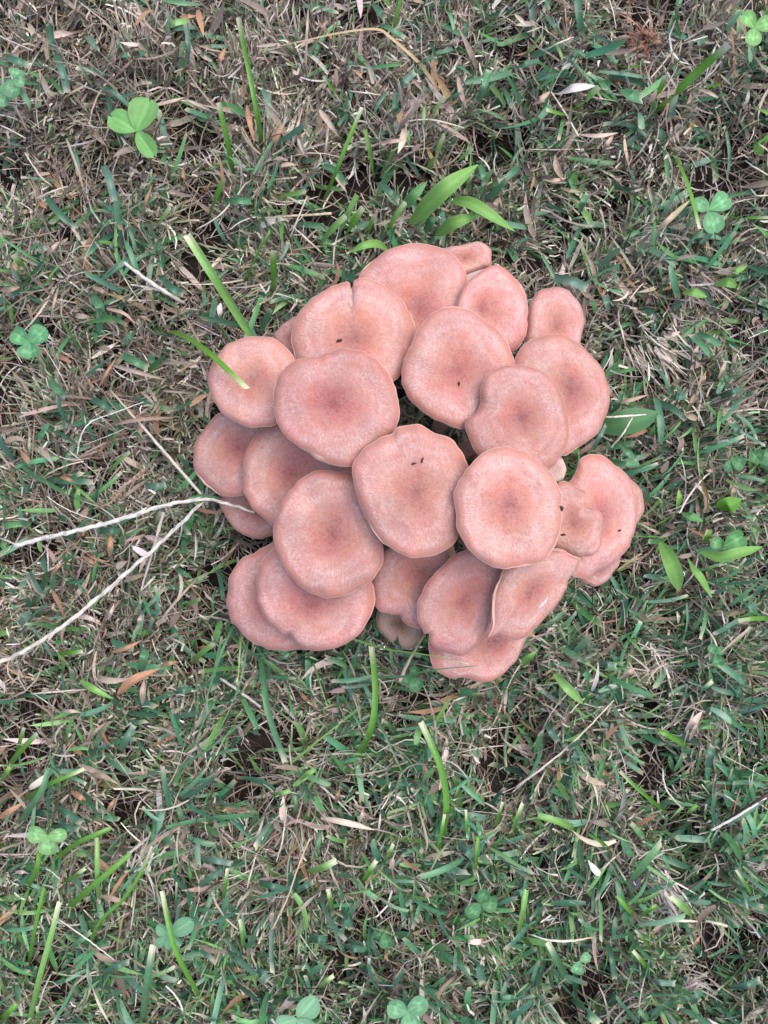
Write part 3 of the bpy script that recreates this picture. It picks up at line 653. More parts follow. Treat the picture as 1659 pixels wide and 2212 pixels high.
MARKS = [(296,286,'the large clover'), (1628,63,'the pale-veined clover'), (1540,460,'the blade-touched clover'), (66,742,'the nibbled clover'), (20,190,'the bluish clover'),
         (105,1805,'the pale green clover'), (368,2015,'the grey-green split clover'), (643,2198,'the white-mottled clover'), (880,2184,'the flat clover'), (1037,1950,'the half-hidden clover'),
         (830,2020,'the tiny dark clover'), (1570,1180,'the long toothed leaf'), (1580,995,'the sunk dark clover'), (1544,1412,'the small dark clover'), (1252,2075,'the small teal clover'), (1366,1892,'the fly'),
         (1600,1760,'the dark twig'), (700,80,'the elbow-bent dry blade'), (150,1150,'the jointed white straw'), (120,1370,'the longest white stalk'), (300,910,'the slanting tan stalk'), (960,430,'the dewy broad seedling'),
         (1394,82,'the red-brown wad'), (1240,190,'the white petal'), (310,1470,'the orange-brown curled blade'), (1210,2030,'the smile-shaped straw'), (750,1780,'the cream sheath'), (640,1900,'the leaning tan straw'),
         (1220,1610,'the pale slanting straw'), (940,1690,'the deep green curved blade'), (1366,909,'the heart-shaped leaf'), (1370,760,'the bleached fibrous clump'), (1500,600,'the cobwebby stems'), (540,180,'the tallest green blade'),
         (470,600,'the wide leaning blade'), (340,620,'the bleached fibrous stalk'), (1480,170,'the bright slanting blade'), (1430,1430,'the star-like clump'), (1430,1905,'the white grass head'), (300,1875,'the shredded straw clump'),
         (590,1500,'the hanging blue-green blade'), (800,1500,'the arching broad blade'), (1460,1230,'the long dewy leaves'), (1500,2130,'the grey seed head')]
USED = set()
def auto(kind, pts, wd, colour):
    p = np.array(pts, float); ln = np.linalg.norm(p[-1] - p[0]); m = p.mean(0)
    size = 'long ' if ln > 125 else 'short ' if ln < 62 else 'middling '
    wide = 'broad ' if wd >= 14.5 else 'thin ' if wd <= 9 else ''
    t = np.array([905, 1050]) - m; dd = p[-1] - p[0]; cs = float(np.dot(t, dd) / (np.linalg.norm(t) * ln + 1e-6))
    way = 'aimed at the mushrooms' if cs > .6 else 'aimed outward' if cs < -.6 else 'lying crosswise'
    mk = [q_[2] for q_ in sorted(MARKS, key=lambda q_: (q_[0] - m[0]) ** 2 + (q_[1] - m[1]) ** 2)[:4]]
    head = size + wide + colour + ' ' + kind + ' '
    for lb in [head + way + ' near ' + mk[0]] + [head + 'between ' + mk[0] + ' and ' + q_ for q_ in mk[1:]] + [head + 'between ' + mk[1] + ' and ' + mk[2]]:
        if lb not in USED and len(lb.split()) <= 16: break
    USED.add(lb); return lb
LB = 'grass_shoot'
GU = 'bright blades standing above the lawn'
def gb(label, pts, z, wid, c=BRIGHT, tip=PALECUT, base=None, shape='cut', group=None, **k):
    return blade(LB, label, 'grass blade', pts, z, wid, c, tip, base, group, shape, **k)
# the blades one would single out
gb('tall bright green blade rising behind the mushrooms, longest above the brown thatch', G('F', [(572,350),(556,250),(535,140),(514,38)]), [4,22,36,44], 11)
gb('bright blade with a pale frayed tip beside the large clover', G('F', [(506,398),(492,310),(472,222)]), [5,20,32], 11)
gb('wide light green blade leaning out from the round mushroom with a blunt pale end', G('F', [(548,735),(500,660),(455,588),(404,508)]), [30,44,54,58], 19, LIGHT)
gb('cut green blade lying across the round mushroom cap', G('F', [(360,714),(400,727),(455,765),(532,838)]), [8,40,66,80], 17, BRIGHT, (0.7,0.72,0.45))
gb('short upright blade before the mushroom sliver, standing straight', G('F', [(592,648),(591,600),(590,542)]), [5,20,32], 13)
gb('slanting blade whose cut top meets the dry stalks beside the upright one', G('F', [(525,612),(550,560),(582,500)]), [5,22,34], 9)
gb('pair-topped bright blade with brown cut end', G('F', [(448,478),(465,430),(484,386)]), [6,20,30], 13, BRIGHT, TANC)
gb('long thin green blade bent over the thatch behind the mushrooms', G('F', [(692,452),(722,380),(748,315),(782,232)]), [5,22,30,34], 9)
gb('bright blade slanting away from the lone clover with a bleached tip', G('3', [(905,745),(1060,600),(1220,450),(1400,292)]), [5,28,46,58], 17, BRIGHT, WHITE)
gb('short bright companion blade sharing the root of the slanting one', G('3', [(893,772),(940,640),(995,490)]), [5,20,32], 13, BRIGHT, WHITE)
gb('bright blade curving down over a clover leaf', G('3', [(1040,980),(1110,1120),(1165,1280),(1215,1480)]), [6,22,30,34], 10)
gb('blue-green blade hanging out from under the stepped pair of mushrooms', G('7', [(20,330),(50,560),(80,760),(190,1080)]), [12,26,30,26], 14, BLUE)
gb('broad green blade arching below the tan split mushroom', G('7', [(670,1020),(735,890),(768,740),(772,560),(748,330)]), [10,30,40,40,34], 14, BRIGHT)
gb('deep green curved blade standing alone in the lawn beyond the lowest mushroom', G('7', [(1190,1640),(1228,1440),(1232,1290),(1190,1090),(1070,820)]), [4,24,36,42,42], 14, BRIGHT)
gb('thin blade tip resting on the lowest mushroom, bluish', G('7', [(780,522),(950,522),(1150,478),(1440,452)]), [30,45,57,62], 6, BLUE, None, shape='taper')
gb('thin yellow-green blade with a white tip resting on the lowest mushroom', G('7', [(620,275),(850,345),(1100,380),(1380,440)]), [28,42,56,62], 5, LIGHT, (.8,.78,.7), shape='taper')
gb('leaf-shaped green blade pointing away from the lowest mushroom', G('7', [(1150,850),(1200,760),(1255,662)]), [12,20,24], 11, LIGHT, None, shape='lance')
gb('broad short leaf-shaped blade lying on the thatch in the grass beyond the curled mushroom', G('8', [(270,1050),(370,1150),(470,1252)]), [20,24,20], 20, LIGHT, None, shape='lance')
gb('small bright leaf-shaped blade at the foot of the lowest mushroom', G('8', [(65,990),(110,945),(165,900)]), [18,24,24], 17, LIGHT, None, shape='lance')
gb('leaf-shaped green blade lying beside brown curled pieces', G('6', [(520,1090),(610,1150),(735,1212)]), [18,24,20], 15, LIGHT, None, shape='lance')
gb('horizontal bright blade ending in a bleached frayed strip', G('6', [(375,920),(450,910),(535,903)]), [14,24,24], 13, BRIGHT, WHITE)
# look-alikes that only their place tells apart
lab = 'thin bright green cut blade sticking up out of the thatch'
for z_, pts, wd in [('F', [(330,502),(345,478),(368,448)], 12), ('F', [(592,424),(625,420),(660,413)], 11), ('F', [(745,222),(722,196),(700,165)], 8),
                    ('F', [(808,385),(800,330),(789,280)], 9), ('F', [(838,115),(852,55),(866,-4)], 8), ('2', [(1115,1110),(1160,1000),(1220,880)], 12),
                    ('2', [(1250,1100),(1320,1030),(1405,965)], 8), ('2', [(1090,825),(1140,740),(1220,625)], 8), ('2', [(390,1620),(470,1510),(580,1400)], 14),
                    ('2', [(525,1560),(580,1420),(655,1265)], 14), ('2', [(550,1560),(610,1470),(692,1345)], 14), ('2', [(700,1580),(730,1490),(768,1390)], 10),
                    ('2', [(810,1570),(880,1440),(970,1310)], 12), ('2', [(375,1380),(355,1330),(335,1280)], 9), ('2', [(0,1659),(45,1580),(95,1495)], 11),
                    ('3', [(395,720),(470,650),(560,565)], 14), ('3', [(385,750),(310,735),(225,710)], 9), ('3', [(1390,1415),(1500,1410),(1659,1410)], 9),
                    ('3', [(1130,590),(1240,570),(1350,545)], 7), ('3', [(90,360),(130,300),(195,225)], 8), ('3', [(685,430),(750,432),(820,428)], 8),
                    ('4', [(200,175),(150,80),(90,-5)], 14), ('4', [(1010,410),(1000,320),(975,235)], 9), ('4', [(700,1410),(760,1340),(840,1270)], 8),
                    ('6', [(275,1285),(272,1340),(262,1405)], 10), ('6', [(50,1655),(140,1540),(240,1440)], 12), ('6', [(105,1600),(125,1500),(155,1400)], 8),
                    ('6', [(1195,605),(1245,585),(1295,565)], 9), ('6', [(400,1050),(410,980),(385,930)], 10), ('6', [(1235,980),(1310,910),(1385,855)], 12)]:
    k_ = rng.uniform() < .6; gb(auto('cut blade', G(z_, pts), wd, 'bright green' if k_ else 'light green'), G(z_, pts), [7, 22, 30], wd, BRIGHT if k_ else LIGHT, PALECUT if rng.uniform() < .7 else None, group='thin cut blades in the thatch')
lab = 'long bright green blade spread flat over the greener side of the lawn'
for z_, pts, wd in [('9', [(110,380),(200,250),(270,150),(312,10)], 14), ('9', [(145,215),(300,115),(420,60),(545,5)], 10), ('9', [(312,625),(480,500),(600,440),(715,392)], 10),
                    ('9', [(430,922),(560,800),(700,680),(842,558)], 12), ('9', [(645,872),(632,740),(630,600),(628,450)], 10), ('9', [(552,1235),(640,1010),(800,850),(915,680),(985,510)], 8),
                    ('9', [(158,785),(225,690),(250,610),(252,540)], 12), ('9', [(185,1280),(215,1100),(250,930),(288,780)], 11), ('9', [(188,1659),(250,1380),(330,1090),(385,870)], 12),
                    ('9', [(925,1659),(945,1450),(968,1290),(992,1150)], 15), ('9', [(1330,1550),(1200,1310),(1120,1130),(1050,800)], 11), ('9', [(418,752),(490,695),(552,650)], 11),
                    ('9', [(1440,860),(1460,760),(1475,650)], 9), ('9', [(0,1640),(50,1590),(105,1535)], 13), ('9', [(0,80),(35,40),(70,-5)], 10), ('9', [(1578,1170),(1570,1080),(1555,980)], 10),
                    ('9', [(1130,980),(1140,860),(1145,740)], 7), ('9', [(250,1659),(245,1600),(240,1540)], 10),
                    ('11', [(440,412),(310,350),(168,308)], 15), ('11', [(1005,292),(880,190),(790,110),(700,20)], 9), ('11', [(1078,332),(1140,290),(1200,238)], 12),
                    ('11', [(1190,962),(1110,900),(1030,830)], 15), ('11', [(645,560),(590,490),(500,430)], 12), ('11', [(815,985),(740,900),(680,825)], 10),
                    ('11', [(38,1082),(70,940),(92,790)], 12), ('11', [(355,1365),(290,1240),(230,1128)], 14), ('11', [(400,1500),(480,1580),(570,1665)], 20),
                    ('11', [(910,1659),(860,1610),(820,1570)], 12), ('11', [(890,1312),(840,1250),(785,1185)], 9), ('11', [(0,420),(30,330),(70,230)], 9),
                    ('11', [(912,1190),(860,1120),(800,1050)], 10), ('11', [(1570,850),(1510,750),(1450,660)], 10), ('11', [(820,975),(880,930),(940,890)], 9),
                    ('10', [(1175,570),(1200,420),(1222,300)], 11), ('10', [(1368,470),(1365,380),(1360,270)], 6), ('10', [(1545,400),(1575,310),(1600,220)], 7),
                    ('10', [(1410,695),(1430,570),(1440,450)], 9), ('10', [(385,1390),(355,1330),(320,1260)], 9), ('10', [(495,930),(482,860),(468,785)], 10),
                    ('10', [(255,310),(260,250),(250,180)], 9), ('10', [(400,1430),(445,1390),(505,1345)], 10), ('10', [(90,170),(150,165),(220,150)], 10),
                    ('10', [(265,90),(320,50),(380,10)], 13), ('10', [(300,680),(420,650),(520,600)], 15), ('10', [(690,745),(730,680),(780,600)], 12), ('10', [(810,640),(860,560),(890,490)], 13),
                    ('8', [(1700,690),(1580,690),(1465,705)], 10), ('8', [(1150,1530),(1020,1450),(950,1420)], 12), ('8', [(1190,1220),(1240,1150),(1300,1095)], 10)]:
    k_ = int(rng.choice(3, p=[.5, .3, .2])); gb(auto('grass blade', G(z_, pts), wd, ['bright green', 'light green', 'blue-green'][k_]), G(z_, pts), [8, 25, 31, 29], wd, [BRIGHT, LIGHT, BLUE][k_], PALECUT if rng.uniform() < .5 else None, group='long blades over the greener lawn')
for z_, pts, wd in [('6', [(1530,700),(1440,900),(1345,1190),(1345,1290),(1275,1480),(1310,1530),(1385,1490)], 6), ('6', [(1610,800),(1570,1050),(1500,1250),(1385,1490)], 5),
                    ('6', [(1565,760),(1555,900),(1540,1130)], 5), ('7', [(230,1080),(450,900),(640,750)], 6), ('7', [(560,640),(640,780),(720,930)], 6),
                    ('7', [(760,740),(850,930),(990,1230)], 7), ('6', [(1160,1659),(1400,1500),(1659,1290)], 7), ('7', [(370,430),(420,580),(460,710)], 5)]:
    gb(auto('hair-thin strand', G(z_, pts), 12, 'curving light' if len(pts) > 5 else 'green'), G(z_, pts), [22, 35, 38, 36, 32], wd, LIGHT if rng.uniform() < .5 else BLUE, None, group='thin strands under the stepped pair', shape='taper', n=24)

# straws
straw('straw_stalk', 'white straw stalk running from the mushrooms out over the brown thatch, longest', G('F', [(448,1074),(400,1122),(330,1188),(165,1330),(60,1402),(-20,1440)]), [30,30,28,26,24,22], [8,10,10], [WHITE,(.72,.67,.6),(.55,.48,.4)], knots=13, n=60)
straw('straw_stalk', 'white jointed straw stalk crossing the mushroom sliver', G('F', [(30,1180),(130,1154),(240,1128),(340,1096),(440,1078),(490,1088),(550,1106)]), [20,26,28,30,34,40,44], [11,10,6], [(.62,.57,.52),(.74,.7,.64),(.7,.62,.5)], knots=14, n=60)
straw('straw_stalk', 'thin tan straw stalk slanting down to the straw joint by the mushrooms', G('4', [(715,870),(900,1080),(1100,1310),(1310,1550)]), [16,22,26,30], [5,8,8], [(.5,.38,.26),(.62,.55,.47),(.62,.55,.48)])
straw('straw_stalk', 'grey straw stub hanging from the longest white stalk', G('6', [(912,515),(960,350),(1010,180),(1060,0)]), [14,20,24,26], [4,7,8], [WHITE,(.5,.44,.38),(.5,.45,.4)], knots=4)
gb('small green blade growing from the straw joint by the mushrooms', G('4', [(1275,1610),(1330,1575),(1430,1565)]), [30,36,38], 9, BRIGHT, None, shape='lance')
gb('flat green blade growing over the straw joint by the mushrooms', G('4', [(1215,1570),(1320,1556),(1435,1572)]), [30,37,38], 9, BLUE, None, shape='lance')
blade('dry_shoot', 'long tan dry blade bent like an elbow over the thatch', 'dry blade', G('2', [(1180,580),(1120,490),(1050,400),(870,240),(780,188),(560,210),(300,265),(20,328)]), [10,14,18,22,24,24,20,12], 8, TANC, None, None, None, 'taper', M_dry, 0.25, 0.2, 0, None, 36)
straw('straw_stalk', 'pale straw stalk slanting through the grass beyond the curled mushroom', G('8', [(30,1780),(220,1640),(430,1460),(660,1220)]), [20,26,26,22], [6,5,4], [(.62,.56,.5),(.6,.52,.44),(.55,.45,.34)])
straw('twig', 'dark reddish twig with a white split side', G('11', [(1295,410),(1470,295),(1690,150)]), [22,26,24], [9,11,10], [(.09,.045,.04),(.06,.03,.03),(.09,.05,.045)], cat='twig', mat=M_debris)
straw('split_straw', 'white split strip lying along the dark reddish twig', G('11', [(1290,405),(1450,318),(1560,250),(1650,195)]), [25.5,28,28.5,27], [7,7,4], [WHITE,(.72,.68,.62),WHITE], cat='straw')
straw('straw_stalk', 'curved white straw lying like a smile in the greenest grass', G('11', [(125,1080),(230,1115),(360,1122),(520,1098)]), [24,26,26,22], [4,7,4], [WHITE,(.74,.68,.6),(.6,.42,.2)])
straw('straw_stalk', 'cream straw piece lying by a grey seed head', G('11', [(1005,995),(1090,990),(1200,995)]), [24,26,24], [5,8,5], [(.6,.6,.4),(.66,.62,.5),(.6,.5,.34)])
straw('straw_stalk', 'second cream straw piece continuing past the grey seed head', G('11', [(1255,990),(1320,1005),(1395,1025)]), [24,26,24], [6,8,7], [(.6,.55,.42),(.6,.55,.42),(.6,.5,.38)])
blade('dry_shoot', 'pale cream dry sheath lying in the green grass', 'dry blade', G('10', [(420,325),(540,345),(650,370),(765,402)]), [20,25,25,21], 13, (.66,.54,.44), None, None, None, 'lance', M_dry)
straw('straw_stalk', 'thin tan straw leaning over the bluish clover-side grass', G('10', [(100,1055),(200,850),(270,650),(350,450)]), [18,24,27,27], [5,5,4], [(.55,.42,.28),(.58,.46,.32),(.5,.38,.25)])
straw('straw_stalk', 'fine whitish straw near the grey-green clover', G('9', [(375,980),(550,1100),(740,1245)]), [22,26,24], [4,4,3], [WHITE,WHITE,(.6,.55,.48)])
straw('straw_stalk', 'greyish straw lying behind the thin green strands', G('6', [(1400,1060),(1520,1140),(1690,1265)]), [14,18,18], [8,8,7], [(.56,.5,.45),(.6,.55,.5),(.5,.45,.4)])
straw('straw_stalk', 'dry bent stem rising to the tan split mushroom', G('7', [(930,555),(985,430),(1060,300),(1090,255)]), [28,36,42,46], [10,7,5], [(.56,.42,.34),(.5,.38,.26),(.4,.35,.16)])
straw('straw_stalk', 'white straw lying level across the dark heart-shaped leaf', G('5', [(600,1045),(700,1040),(870,1028)]), [27,29,28], [5,6,3], [(.62,.55,.42),(.7,.66,.56),WHITE])
straw('straw_stalk', 'white straw hanging off the dark heart-shaped leaf', G('5', [(780,1045),(720,1150),(640,1245)]), [28,27,22], [3,5,3], [WHITE,(.7,.66,.58),WHITE])
straw('straw_stalk', 'yellow straw poking from under the smooth-lipped mushroom', G('8', [(680,380),(760,320),(840,270)]), [14,18,20], [6,7,5], [(.5,.4,.18),(.52,.42,.2),(.5,.42,.24)])
straw('straw_stalk', 'bleached fibrous stalk between two green blades near the round mushroom', G('4', [(800,40),(960,160),(1100,250),(1200,310)]), [22,25,25,18], [7,10,8], [(.6,.54,.46),(.62,.57,.5),(.5,.45,.38)], knots=5)
straw('straw_stalk', 'thin bleached side stalk below the fibrous one', G('4', [(845,185),(980,210),(1090,240)]), [20,23,22], [4,5,6], [WHITE,(.6,.55,.48),(.5,.45,.4)])
straw('straw_thread', 'curled white thread looped over the brown thatch', G('4', [(930,945),(760,1010),(600,1070),(530,1150),(500,1290)]), [20,22,22,22,18], [2.5,3,4], [WHITE,(.7,.66,.62),(.64,.6,.56)], n=30)
straw('straw_stalk', 'tan straw lying level behind the mushrooms', G('2', [(0,1415),(220,1400),(490,1383)]), [16,20,19], [4,6,7], [(.5,.38,.26),(.56,.43,.3),(.6,.48,.34)])
lab = 'loose bleached straw bit lying on the thatch'
for z_, pts in [('1', [(1270,1490),(1440,1380),(1600,1180)]), ('1', [(0,810),(80,850),(170,900)]), ('1', [(160,990),(260,1140),(340,1210)]), ('1', [(230,1290),(340,1240),(440,1205)]), ('2', [(600,590),(700,600),(810,618)]),
                ('2', [(960,790),(1130,775),(1350,830)]), ('2', [(220,1540),(270,1420),(330,1270)]), ('2', [(230,1460),(330,1550),(430,1640)]), ('3', [(1510,1040),(1580,1090),(1690,1150)]), ('3', [(1540,1275),(1600,1270),(1680,1265)]),
                ('3', [(345,250),(370,180),(385,120)]), ('3', [(200,335),(300,280),(400,240)]), ('5', [(850,480),(930,560),(1060,640)]), ('5', [(690,420),(715,500),(735,590)]), ('6', [(300,210),(310,290),(312,390)]),
                ('6', [(0,170),(60,190),(130,230)]), ('6', [(200,1180),(360,1165),(560,1150)]), ('8', [(1250,740),(1320,850),(1345,980)]), ('8', [(1110,480),(1180,390),(1205,270)]), ('9', [(1660,560),(1620,700),(1600,780)]),
                ('9', [(250,1550),(290,1420),(335,1330)]), ('10', [(130,610),(170,470),(200,250)]), ('11', [(0,160),(90,80),(210,0)]), ('11', [(975,0),(1000,140),(1110,270)]), ('11', [(530,700),(600,640),(710,540)]), ('11', [(1330,150),(1400,190),(1470,240)])]:
    straw('straw_bit', auto('straw bit', G(z_, pts), 12, 'bleached'), G(z_, pts), [15, 21, 18], [3.5, 5, 3.5], [WHITE, (.6, .53, .45), (.52, .43, .34)], 'loose straw bits', cat='straw', n=14)
lab = 'grey-brown dead stem trailing through the thatch'
for z_, pts in [('1', [(0,700),(90,690),(180,860)]), ('1', [(430,900),(500,1090),(560,1300)]), ('1', [(740,10),(770,150),(830,260)]), ('1', [(860,60),(960,170),(1060,250)]), ('2', [(210,990),(250,880),(300,700)]), ('2', [(320,440),(330,200),(340,60)]),
                ('2', [(440,1050),(460,900),(470,750)]), ('2', [(990,600),(1050,660),(1110,740)]), ('4', [(330,420),(350,300),(380,200)]), ('4', [(190,1120),(190,1220),(185,1310)]), ('6', [(1010,750),(1130,590),(1280,430)]), ('10', [(460,560),(490,680),(545,800)]),
                ('10', [(1030,170),(1070,320),(1110,490),(1080,560)])]:
    straw('dead_stem', auto('dead stem', G(z_, pts), 12, 'grey-brown'), G(z_, pts), [14, 20, 14], [6, 7, 5], [(.34, .26, .2), (.42, .33, .26), (.3, .23, .17)], 'dead stems in the thatch', cat='dead stem', n=14, knots=2)

# dry brown pieces
def dry(label, pts, wd, c=(0.44, 0.27, 0.19), z=(18, 24, 19), group=None, name='dry_shoot'):
    return blade(name, label, 'dry blade', pts, z, wd, c, None, None, group, 'lance', M_dry, 0.4, 0.5)
dry('pinkish tan dry leaf pointing away from the large clover', G('1', [(1000,680),(1130,650),(1285,600)]), 24, (0.60, 0.45, 0.36))
dry('large orange-brown curled dry blade in the lawn', G('6', [(760,1180),(860,1090),(1035,1015)]), 22, (0.46, 0.24, 0.15))
dry('white papery petal lying on the thatch', G('3', [(305,605),(400,570),(540,555)]), 18, (0.60, 0.55, 0.53), name='dry_petal')
dry('pale straw sheath with a frayed end near a clover', G('3', [(930,1500),(1020,1420),(1150,1300)]), 12, (0.58, 0.46, 0.32))
dry('tan dry blade shaped like an open fold in the thatch', G('4', [(720,705),(880,750),(1085,805)]), 11, (0.50, 0.38, 0.32))
lab = 'withered brown blade lying loose on the lawn'
for z_, pts, wd in [('1', [(1165,105),(1220,105),(1275,100)], 13), ('1', [(1180,1210),(1190,1150),(1185,1080)], 12), ('1', [(920,1390),(950,1290),(990,1190)], 14), ('1', [(430,1300),(500,1370),(560,1430)], 9), ('1', [(1600,680),(1620,800),(1650,930)], 12),
                    ('1', [(300,1659),(340,1610),(390,1560)], 12), ('1', [(1400,450),(1430,380),(1460,310)], 10), ('2', [(410,710),(470,790),(540,890)], 13), ('2', [(800,925),(880,915),(980,905)], 9), ('2', [(630,450),(670,480),(710,530)], 12),
                    ('2', [(1000,500),(1060,560),(1110,640)], 8), ('2', [(270,890),(300,970),(340,1030)], 9), ('2', [(0,300),(150,290),(60,330)], 10), ('3', [(430,870),(560,880),(690,860)], 12), ('3', [(580,990),(620,930),(660,870)], 10), ('3', [(330,1160),(290,1080),(280,1000)], 14),
                    ('3', [(200,1165),(270,1170),(350,1155)], 12), ('3', [(315,1215),(380,1235),(445,1240)], 10), ('3', [(130,680),(190,640),(250,590)], 12), ('3', [(300,830),(350,800),(390,785)], 11), ('3', [(20,90),(60,130),(100,170)], 10), ('3', [(1215,575),(1280,600),(1340,635)], 8),
                    ('4', [(640,850),(690,760),(755,660)], 9), ('4', [(690,340),(800,370),(880,440)], 9), ('4', [(390,1430),(440,1445),(495,1475)], 9), ('4', [(735,1095),(900,1060),(1140,1045)], 9), ('4', [(90,30),(95,80),(85,110)], 10), ('4', [(600,200),(660,225),(690,260)], 11), ('4', [(0,220),(70,215),(130,200)], 12),
                    ('5', [(1165,660),(1190,620),(1210,580)], 9), ('5', [(1210,860),(1240,800),(1260,740)], 9), ('5', [(1345,810),(1365,740),(1390,680)], 10), ('5', [(1140,1000),(1165,950),(1185,890)], 10), ('5', [(640,960),(760,935),(880,900)], 9), ('5', [(1430,1590),(1440,1530),(1450,1480)], 12), ('5', [(560,200),(590,240),(620,190)], 10), ('5', [(980,510),(1040,510),(1090,490)], 10),
                    ('6', [(570,1480),(620,1420),(685,1365)], 10), ('6', [(710,290),(715,220),(720,140)], 12), ('6', [(530,285),(590,320),(640,350)], 11), ('6', [(720,910),(820,880),(920,830)], 10), ('6', [(910,740),(905,700),(915,660)], 10), ('6', [(1040,1000),(1100,980),(1160,970)], 9), ('6', [(920,1250),(925,1170),(935,1080)], 14),
                    ('6', [(1105,1180),(1115,1240),(1120,1280)], 10), ('6', [(330,410),(370,360),(420,320)], 10), ('6', [(400,1295),(460,1290),(530,1300)], 9), ('6', [(700,700),(720,650),(740,590)], 8), ('9', [(580,50),(660,50),(740,90)], 12), ('9', [(700,290),(720,240),(755,190)], 10), ('9', [(590,1190),(660,1170),(760,1145)], 10),
                    ('9', [(0,330),(60,280),(160,220)], 13), ('9', [(460,150),(520,190),(560,210)], 12), ('9', [(100,680),(140,675),(190,685)], 10), ('9', [(650,830),(740,850),(840,890)], 11), ('10', [(515,220),(530,180),(545,130)], 10), ('10', [(1060,820),(1100,820),(1140,830)], 12), ('10', [(1480,1380),(1530,1440),(1620,1460)], 11), ('10', [(700,250),(690,300),(670,360)], 8), ('10', [(95,1000),(105,950),(110,910)], 9),
                    ('8', [(1125,1420),(1180,1360),(1235,1290)], 16), ('8', [(710,1085),(760,1040),(800,1010)], 10), ('8', [(1080,720),(1080,680),(1070,640)], 10), ('8', [(1150,1480),(1190,1400),(1210,1340)], 9), ('11', [(1170,1170),(1200,1120),(1235,1070)], 9), ('11', [(1120,1070),(1180,1080),(1235,1075)], 8)]:
    k_ = int(rng.choice(4)); cc = [(0.46, 0.33, 0.26), (0.42, 0.24, 0.15), (0.55, 0.43, 0.36), (0.35, 0.25, 0.19)][k_]
    dry(auto('withered blade', G(z_, pts), wd, ['tan', 'orange-brown', 'pale tan', 'dull brown'][k_]), G(z_, pts), wd, cc, (16, 22, 18), 'withered blades lying loose')
lab = 'short bluish-green blade with a frayed bleached end lying in the sward'
